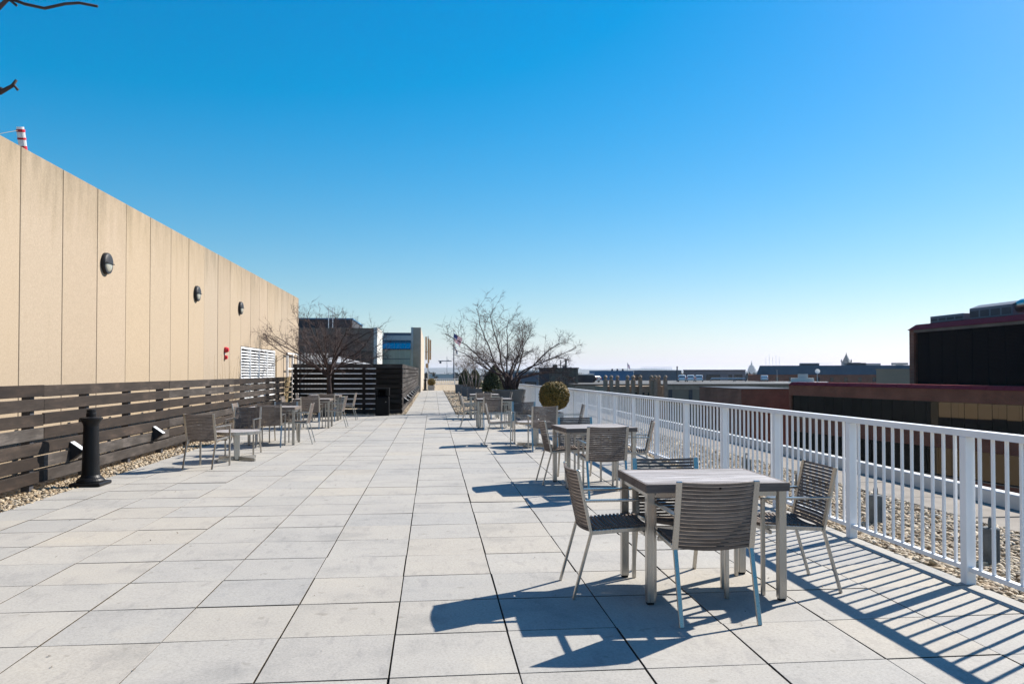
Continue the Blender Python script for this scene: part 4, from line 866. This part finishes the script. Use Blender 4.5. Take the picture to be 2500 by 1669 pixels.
F_, L_, R_, B_ = 0.0, R(-90), R(90), R(180)   # seat facing away from the camera, right, left, towards the camera
# along the railing
table(1.745, 5.03, 0.0, 'nearest square table with grey slatted top by the railing', True)
chair(1.600, 4.515, 0.0, 'armchair with its back to us at the nearest square table', True)
chair(1.135, 5.085, L_ + 0.02, 'armchair on the left side of the nearest square table', True)
chair(2.355, 5.055, R_ - 0.02, 'armchair between the nearest square table and the railing', True)
chair(1.655, 5.245, B_ + 0.01, 'armchair on the far side of the nearest square table', True)
table(2.02, 9.78, 0.10, 'second square table along the railing', True)
chair(1.96, 8.93, 0.03, 'armchair with its back to us at the second railing table', True)
chair(1.62, 9.98, L_ + 0.05, 'armchair on the left of the second railing table', True)
chair(2.52, 9.70, R_ - 0.25, 'armchair between the second railing table and the railing', True)
chair(1.93, 10.30, B_ + 0.05, 'armchair on the far side of the second railing table', True)
round_table(1.95, 14.95, 0.1, 'low round pedestal table near the railing')
chair(2.00, 14.22, 0.02, 'armchair with its back to us at the round railing table')
chair(1.26, 15.32, L_ - 0.10, 'armchair left of the low round railing table')
chair(1.86, 15.85, B_, 'armchair behind the low round railing table facing us')
chair(2.62, 14.75, R_ - 0.1, 'armchair between the low round table and the railing')
table(1.56, 20.15, 0.0, 'square table past the round one along the railing')
chair(1.47, 19.55, 0.0, 'armchair with its back to us at the third square railing table')
chair(0.96, 20.22, L_ - 0.1, 'armchair on the walkway side of the third square railing table')
chair(2.10, 20.1, R_, 'armchair on the railing side of the third square table')
table(1.57, 24.2, 0.0, 'farthest square table by the round bowl planter')
chair(1.50, 23.6, 0.0, 'armchair with its back to us at the farthest railing table')
chair(1.02, 24.2, L_, 'armchair on the walkway side of the farthest railing table')
chair(2.18, 24.15, R_, 'armchair beside the bowl planter at the farthest railing table')
# along the fence
round_table(-3.16, 13.05, 0.2, 'low round pedestal table near the slatted fence')
chair(-3.37, 12.10, -0.22, 'armchair with its back to us nearest the fence round table')
chair(-3.27, 13.98, B_ - 0.05, 'armchair facing us behind the fence round table')
table(-3.14, 15.97, 0.0, 'first square table along the slatted fence')
chair(-3.10, 15.36, 0.05, 'armchair with its back to us at the first fence table')
chair(-2.64, 15.96, R_ + 0.03, 'armchair on the open side of the first fence table')
chair(-3.68, 15.95, L_, 'armchair between the first square fence table and fence')
chair(-3.05, 16.45, B_, 'armchair on the far side of the first fence table')
table(-3.07, 20.58, 0.0, 'second square table along the slatted fence')
chair(-3.06, 20.15, 0.0, 'armchair with its back to us at the second fence table')
chair(-2.48, 20.58, R_, 'armchair on the open side of the second fence table')
chair(-3.62, 20.55, L_, 'armchair between the second square fence table and fence')
table(-3.20, 23.68, 0.0, 'farthest square table before the single-trunk tree')
chair(-3.04, 23.05, 0.0, 'armchair with its back to us at the farthest fence table')
chair(-2.53, 23.66, R_, 'armchair on the open side of the farthest fence table')
chair(-3.78, 23.6, L_, 'armchair between the farthest fence table and the fence')

# ================================================================== SMALL THINGS
def pillar(loc, lab, s=1.0):
    t = thing('ash_bollard', lab, 'bollard', loc, 0, 'black metal bollards')
    m = MB(); m.box(-0.185 * s, 0.185 * s, -0.185 * s, 0.185 * s, 0.0, 0.045); m.build('base', 'black_paint', t, bevel=0.01)
    MB().lathe([(0.165, 0.0455), (0.165, 0.065), (0.150, 0.085), (0.125, 0.10), (0.108, 0.13), (0.102, 0.20), (0.094, 0.5), (0.088, 0.74), (0.094, 0.77), (0.120, 0.815), (0.132, 0.83), (0.132, 0.845), (0.10, 0.855), (0.07, 0.86)], 32).build('column', 'black_paint', t, smooth=False, bevel=0)
    MB().lathe([(0.058, 0.8605), (0.058, 0.90), (0.052, 0.905), (0.052, 0.945), (0.045, 0.95)], 20).build('cap', 'black_paint', t)
    return t
pillar((-4.28, 10.32, 0.002), 'black column-shaped bollard beside the slatted fence on the left')
pillar((-0.62, 60.6, 0.0), 'small dark bollard at the far end of the walkway')
def wedge(loc, lab, grp):
    t = thing('wedge_light', lab, 'light', loc, 0, grp)
    MB().prism([(0.0, -0.065, 0.0), (0.0, -0.065, 0.25), (0.175, -0.065, 0.125)], (0, 0.13, 0)).build('housing', 'lamp_dark', t, bevel=0.003)
    MB().hexa([(0.010, -0.058, 0.2455), (0.168, -0.058, 0.1325), (0.168, 0.058, 0.1325), (0.010, 0.058, 0.2455)], [(0.013, -0.058, 0.2495), (0.171, -0.058, 0.1365), (0.171, 0.058, 0.1365), (0.013, 0.058, 0.2495)]).build('sunlit_face', 'white_paint', t)  # sunlight on the upper slope, put in as a white face
wedge((-4.722, 10.80, 0.26), 'wedge-shaped light on the slatted fence behind the black bollard', 'wedge lights on the fences')
wedge((-4.722, 13.83, 0.25), 'wedge-shaped light on the slatted fence near the round table', 'wedge lights on the fences')
ordn = ('first', 'second', 'third', 'fourth', 'fifth', 'sixth', 'seventh', 'eighth', 'ninth')
for k in range(9): wedge((-1.052, 28.2 + 3.05 * k, 0.27), '%s wedge light along the walkway fence, counted from the terrace' % ordn[k], 'wedge lights on the fences')
def wall_lamp(y, lab):
    t = thing('wall_lamp', lab, 'lamp', (-5.498, y, 3.245), 0, 'round wall lamps on the beige wall')
    m = MB().lathe([(0.180, 0.0), (0.180, 0.045), (0.172, 0.062)], 32); o = m.build('housing', 'lamp_dark', t); o.rotation_euler = (0, R(90), 0)
    def dome(a0, a1, r0, depth, x0):
        m = MB(); nr = 5; na = 16; vs = []; fs = []
        for i in range(nr + 1):
            f_ = i / nr
            for j in range(na + 1):
                a = a0 + (a1 - a0) * j / na; rr = r0 * math.cos(f_ * math.pi / 2); vs.append((x0 + depth * math.sin(f_ * math.pi / 2), rr * math.sin(a), rr * math.cos(a)))
        for i in range(nr):
            for j in range(na): q = i * (na + 1) + j; fs.append((q, q + 1, q + na + 2, q + na + 1))
        return m.add(vs, fs)
    dome(R(90), R(270), 0.140, 0.024, 0.062).build('diffuser', 'lamp_glass', t, smooth=True)
    dome(R(-90), R(90), 0.172, 0.036, 0.060).build('hood', 'lamp_dark', t, smooth=True)
    MB().box(0.06, 0.098, -0.15, 0.15, -0.006, 0.006).build('visor', 'lamp_dark', t)
wall_lamp(13.74, 'round half-hooded wall lamp nearest us on the beige wall'); wall_lamp(18.8, 'middle one of the three round wall lamps'); wall_lamp(22.93, 'farthest round wall lamp above the white louvre')
t = thing('fire_alarm', 'red fire alarm horn and strobe on the beige wall', 'alarm', (-5.498, 21.35, 1.81))
MB().lathe([(0.075, 0.0), (0.075, 0.05), (0.05, 0.10)], 20).build('bell', 'red_plastic', t, (0.001, 0, 0.20)).rotation_euler = (0, R(90), 0)
MB().box(0.0, 0.03, -0.05, 0.05, -0.06, 0.06).build('back_box', 'red_plastic', t); MB().lathe([(0.05, 0.03), (0.045, 0.07)], 16).build('strobe', 'red_plastic', t).rotation_euler = (0, R(90), 0)
MB().box(0.0, 0.02, -0.012, 0.012, 0.062, 0.13).build('conduit', 'white_paint', t)
t = thing('striped_marker', 'red and white striped marker post above the wall top', 'marker', (-6.1, 12.42, 4.30))
z = 0.0; ax = Vector((0, -0.30, 1)).normalized(); pts = lambda a: tuple(ax * a)
for a, b, mt, rr in ((0.0, 0.42, 'flag_white', 0.055), (0.42, 0.51, 'red_plastic', 0.056), (0.51, 0.60, 'flag_white', 0.055), (0.60, 0.63, 'red_plastic', 0.060), (0.63, 0.71, 'flag_white', 0.055), (0.71, 0.75, 'red_plastic', 0.060), (0.75, 0.785, 'flag_white', 0.05)):
    MB().tube([pts(a), pts(b - 0.001)], rr, 14).build('band', mt, t, smooth=False)
MB().tube([pts(0.74), (-0.05, -0.65, 0.52), (-0.1, -1.2, 0.0)], 0.0035, 5).build('guy_wire', 'dry_stem', t)
# litter bin
t = thing('litter_bin', 'tall black square litter bin in front of the wooden screen', 'bin', (-1.66, 26.0, 0.0))
m = MB(); m.box(-0.22, 0.22, -0.20, 0.20, 0.0, 0.60); m.build('body', 'black_plastic', t, bevel=0.012)
MB().box(-0.20, 0.20, -0.18, 0.20, 0.602, 0.66).build('neck', 'deep_dark', t)
MB().box(-0.225, -0.13, -0.205, 0.20, 0.662, 0.84).build('hood_side', 'black_plastic', t); MB().box(0.13, 0.225, -0.205, 0.20, 0.662, 0.84).build('hood_side', 'black_plastic', t); MB().box(-0.129, 0.129, 0.0, 0.20, 0.662, 0.84).build('hood_back', 'deep_dark', t)
MB().box(-0.235, 0.235, -0.215, 0.21, 0.842, 0.90).build('lid', 'black_plastic', t, bevel=0.012); MB().tube([(0.12, -0.205, 0.45), (0.12, -0.225, 0.45)], 0.012, 8).build('lock', 'steel', t)
# roof anchors
for k, (x, y) in enumerate(((4.165, 5.50), (4.18, 7.06), (4.19, 8.60), (4.19, 10.15))):
    t = thing('roof_anchor', ('nearest', 'second nearest', 'third', 'farthest')[k] + ' grey roof anchor with lifting ring in the gravel', 'anchor', (x, y, -0.03), 0, 'roof anchors in the gravel')
    MB().lathe([(0.060, 0.0), (0.060, 0.275), (0.054, 0.285)], 20).build('body', 'anchor_grey', t)
    pts_ = [(0.038 * math.cos(a), 0, 0.315 + 0.045 * math.sin(a) * (1.0 if math.sin(a) > 0 else 0.7)) for a in [R(-60 + 300 * i / 14) for i in range(15)]]
    MB().tube(pts_, 0.010, 7).build('ring', 'anchor_grey', t, rz=R(40), smooth=True)
# flags
def us_flag(name, lab, P00, P01, P10, P11, wave, thick=0.0):
    # corners: hoist top, hoist bottom, fly top, fly bottom
    t = thing(name, lab, 'flag', P00); o0 = Vector(P00)
    P00, P01, P10, P11 = [Vector(p) - o0 for p in (P00, P01, P10, P11)]
    def at(u, v):
        p = (P00 * (1 - u) + P10 * u) * (1 - v) + (P01 * (1 - u) + P11 * u) * v
        return p + Vector((0, wave * u * math.sin(u * 7 + v * 2.2), 0.06 * (P00 - P01).length * u * math.sin(u * 9 + v * 1.5)))
    m = MB(); nu = 26
    for i in range(nu):
        for j in range(13):
            u0, u1, v0, v1 = i / nu, (i + 1) / nu, j / 13, (j + 1) / 13
            mi = 2 if (u0 < 0.4 - 1e-6 and j < 7) else (0 if j % 2 == 0 else 1)
            m.add([at(u0, v0), at(u0, v1), at(u1, v1), at(u1, v0)], [(0, 1, 2, 3)], mi)
    o = m.build('cloth', ['flag_red', 'flag_white', 'flag_blue'], t)
    m = MB(); hs_ = (P00 - P01).length * 0.018
    for r in range(9):
        for c in range(6 if r % 2 == 0 else 5):
            u = 0.4 * ((c + (0.5 if r % 2 == 0 else 1.0)) / 6); v = (7 / 13) * (r + 0.7) / 9.4; p = at(u, v)
            for sgn in (-1, 1):
                pp = [p + Vector((math.cos(R(90 + 36 * q)) * (hs_ if q % 2 == 0 else hs_ * 0.4), sgn * 0.012, math.sin(R(90 + 36 * q)) * (hs_ if q % 2 == 0 else hs_ * 0.4))) for q in range(10)]
                m.add(pp, [tuple(range(10))])
    m.build('stars', 'flag_white', o)['kind'] = 'stuff'
t = thing('flagpole', 'tall dark flagpole carrying two flags beyond the walkway', 'flagpole', (5.19, 200, -15))
MB().tube([(0, 0, 0), (0, 0, 14), (0, 0, 27.0)], [0.24, 0.20, 0.07], 10).build('pole', 'grey_metal', t); MB().lathe([(0.001, 26.98), (0.16, 27.12), (0.001, 27.28)], 10, close=False).build('finial', 'antenna_tan', t)
us_flag('flag', 'striped red and white flag with blue starred corner on the tall pole', (5.27, 200, 11.3), (5.27, 200, 9.3), (7.45, 200.3, 9.9), (6.7, 200.3, 8.1), 0.3)
t = thing('flag', 'white flag hanging below the striped flag on the pole', 'flag', (5.28, 200, 8.3)); m = MB(); nu, nv = 12, 8
def wf(u, v): return Vector((1.25 * u * (0.5 + 0.5 * v) - 0.35 * (1 - abs(v - .5) * 2) * 0, 0.25 * math.sin(u * 8 + v), -2.3 * v - 0.5 * u * (1 - v)))
for i in range(nu):
    for j in range(nv):
        m.add([wf(i / nu, j / nv), wf(i / nu, (j + 1) / nv), wf((i + 1) / nu, (j + 1) / nv), wf((i + 1) / nu, j / nv)], [(0, 1, 2, 3)], 1 if (4 <= i <= 8 and 4 <= j <= 6) else 0)
m.build('cloth', ['flag_white', 'grey_metal'], t)
t = thing('flagpole', 'short flagpole on the roof of the blue warehouse', 'flagpole', (63.55, 249, 1.9)); MB().tube([(0, 3, -0.01), (0, 3, 2.6)], 0.06, 6).build('pole', 'grey_metal', t)
us_flag('flag', 'small drooping striped flag above the blue warehouse', (63.6, 251.9, 4.35), (63.6, 251.9, 3.0), (64.4, 252.1, 3.4), (64.5, 252.1, 2.1), 0.15)
t = thing('flue', 'tall thin dark flue standing beside the white cars', 'chimney', (59.6, 187, -0.9)); MB().tube([(0, 0, 0), (0, 0, 3.5)], 0.16, 8).build('pipe', 'dark_panel', t); MB().lathe([(0.22, 3.5), (0.22, 3.6), (0.05, 3.8)], 8).build('cap', 'dark_panel', t)
t = thing('satellite_dish', 'round white satellite dish in front of the slate roof', 'dish', (100.2, 196, -0.9)); MB().tube([(0, 0, -14), (0, 0, 2.4)], 0.09, 6).build('mast', 'galvanised', t); o = MB().lathe([(0.02, 0.0), (0.35, 0.05), (0.62, 0.16), (0.64, 0.18), (0.35, 0.09), (0.02, 0.04)], 18, close=False).build('dish', 'flag_white', t, (0, -0.15, 2.5)); o.rotation_euler = (R(75), 0, R(-25))
t = thing('lamp_post', 'slim lamp post on the roof deck right of the dome', 'lamp post', (90.6, 199, -0.9)); MB().tube([(0, 0, -0.01), (0, 0, 2.9)], 0.05, 6).build('pole', 'galvanised', t); MB().box(-0.35, 0.35, -0.12, 0.12, 2.9, 3.05).build('head', 'grey_metal', t)
for i, (x, w, lab) in enumerate(((67.6, 6.0, 'low white canopy right of the three white cars'), (73.5, 3.0, 'small pale canopy in front of the mauve building'))):
    t = thing('roof_canopy', lab, 'canopy', (x, 186, -0.9), -0.35); MB().hexa([(0, 0, 0.62), (w, 0, 0.62), (w, 3, 0.62), (0, 3, 0.62)], [(0.3, 0.2, 0.95), (w - .3, 0.2, 0.95), (w - .3, 2.8, 0.95), (0.3, 2.8, 0.95)]).build('top', 'membrane_white', t)
    for px_ in (0.1, w - 0.1):
        for py_ in (0.1, 2.9): MB().box(px_ - .05, px_ + .05, py_ - .05, py_ + .05, -0.01, 0.619).build('post', 'grey_metal', t)
n = 90; Cc = np.stack([rng.uniform(-4.2, 3.4, n), rng.uniform(3.4, 14, n), np.full(n, 0.006)], 1)
tag(put('leaf_litter', leaves('leaf_litter', Cc, 0.010, 'litter_leaf', None, np.tile([0.0, 0.0, 1.0], (n, 1)), 0.25)), 'tiny dry leaf bits scattered over the pavers', 'leaves', kind='stuff')
# vehicles parked on the roof deck: rear views
def vehicle(x, y, rz, lab, mat='car_white', L=4.7, Wd=1.78, H_=1.85):
    t = thing('parked_car', lab, 'car', (x, y, -0.897), rz, 'cars parked on the roof deck'); w = Wd / 2; l = L / 2
    prof = [(-l, 0.35), (l, 0.32), (l + 0.02, 0.75), (l - 0.9, 0.98), (l - 1.65, H_ - 0.06), (l - 2.2, H_), (-l + 0.55, H_ - 0.03), (-l + 0.12, 1.05), (-l - 0.03, 0.7)]
    m = MB(); k = len(prof); inset = lambda z: w * (1.0 if z < 1.06 else 1.0 - 0.17 * (z - 1.05) / 0.8)
    vs = [(-inset(z), y_, z) for y_, z in prof] + [(inset(z), y_, z) for y_, z in prof]
    m.add(vs, [tuple(range(k)), tuple(range(k, 2 * k))[::-1]] + [(i, (i + 1) % k, (i + 1) % k + k, i + k) for i in range(k)]); m.build('body', mat, t, bevel=0.05)
    MB().hexa([(-w * .80, -l + 0.10, 1.12), (w * .80, -l + 0.10, 1.12), (w * .80, -l + 0.13, 1.12), (-w * .80, -l + 0.13, 1.12)], [(-w * .70, -l + 0.46, H_ - 0.16), (w * .70, -l + 0.46, H_ - 0.16), (w * .70, -l + 0.52, H_ - 0.16), (-w * .70, -l + 0.52, H_ - 0.16)]).build('rear_window', 'window_dark', t)
    for sx in (-1, 1):
        MB().box(-0.012, 0.012, -1.3, 1.15, 1.14, H_ - 0.2).build('side_window', 'window_dark', t, (sx * w * 0.93, -0.2, 0)).rotation_euler = (0, -sx * R(10), 0)
        MB().box(-0.08, 0.08, -0.03, 0.03, 0.75, 1.05).build('taillight', 'red_plastic', t, (sx * (w - 0.12), -l - 0.005, 0))
        for yy in (-l + 0.85, l - 0.85):
            o = MB().lathe([(0.20, -0.11), (0.33, -0.10), (0.33, 0.10), (0.20, 0.11)], 16).build('wheel', 'rubber', t, (sx * (w - 0.1), yy, 0.33)); o.rotation_euler = (0, R(90), 0)
    MB().box(-0.3, 0.3, -0.01, 0.01, 0.78, 0.92).build('number_plate', 'white_paint', t, (0, -l - 0.045, 0)); MB().box(-w + 0.05, w - 0.05, -0.06, 0.06, 0.36, 0.55).build('bumper', 'galvanised', t, (0, -l - 0.03, 0))
for px, lab in ((59.51, 'white car parked leftmost of the three before the mauve building'), (61.64, 'white car parked in the middle of the three'), (63.77, 'white car parked rightmost of the three on the roof deck')): vehicle(px, 183, -0.33, lab, H_=1.6)
vehicle(83.14, 190, -0.4, 'white car parked alone right of the mauve building', L=4.4, H_=1.5)
vehicle(26.3 * 1.02 + 0.5, 152 + 3, 0.2, 'white car parked in front of the bronze office', L=4.4, H_=1.5) if False else None
vehicle(36.5, 178, 0.6, 'dark car parked near the ball topped pillars', 'car_dark', L=4.4, H_=1.5)

# ================================================================== HAZE
hz = MB().box(-15000, 15000, -15000, 15000, -16.5, 85).build('haze', 'ground'); hz.data.materials.clear()
hmat = bpy.data.materials.new('haze'); hmat.use_nodes = True; nn = hmat.node_tree.nodes; nn.clear(); out = nn.new('ShaderNodeOutputMaterial'); pv = nn.new('ShaderNodeVolumePrincipled')
pv.inputs['Color'].default_value = (0.80, 0.88, 1.0, 1); pv.inputs['Density'].default_value = 0.00006; pv.inputs['Anisotropy'].default_value = 0.2
hmat.node_tree.links.new(pv.outputs[0], out.inputs['Volume']); hz.data.materials.append(hmat); hz.display_type = 'WIRE'
tag(hz, 'thin pale haze over the distant city', kind='stuff')
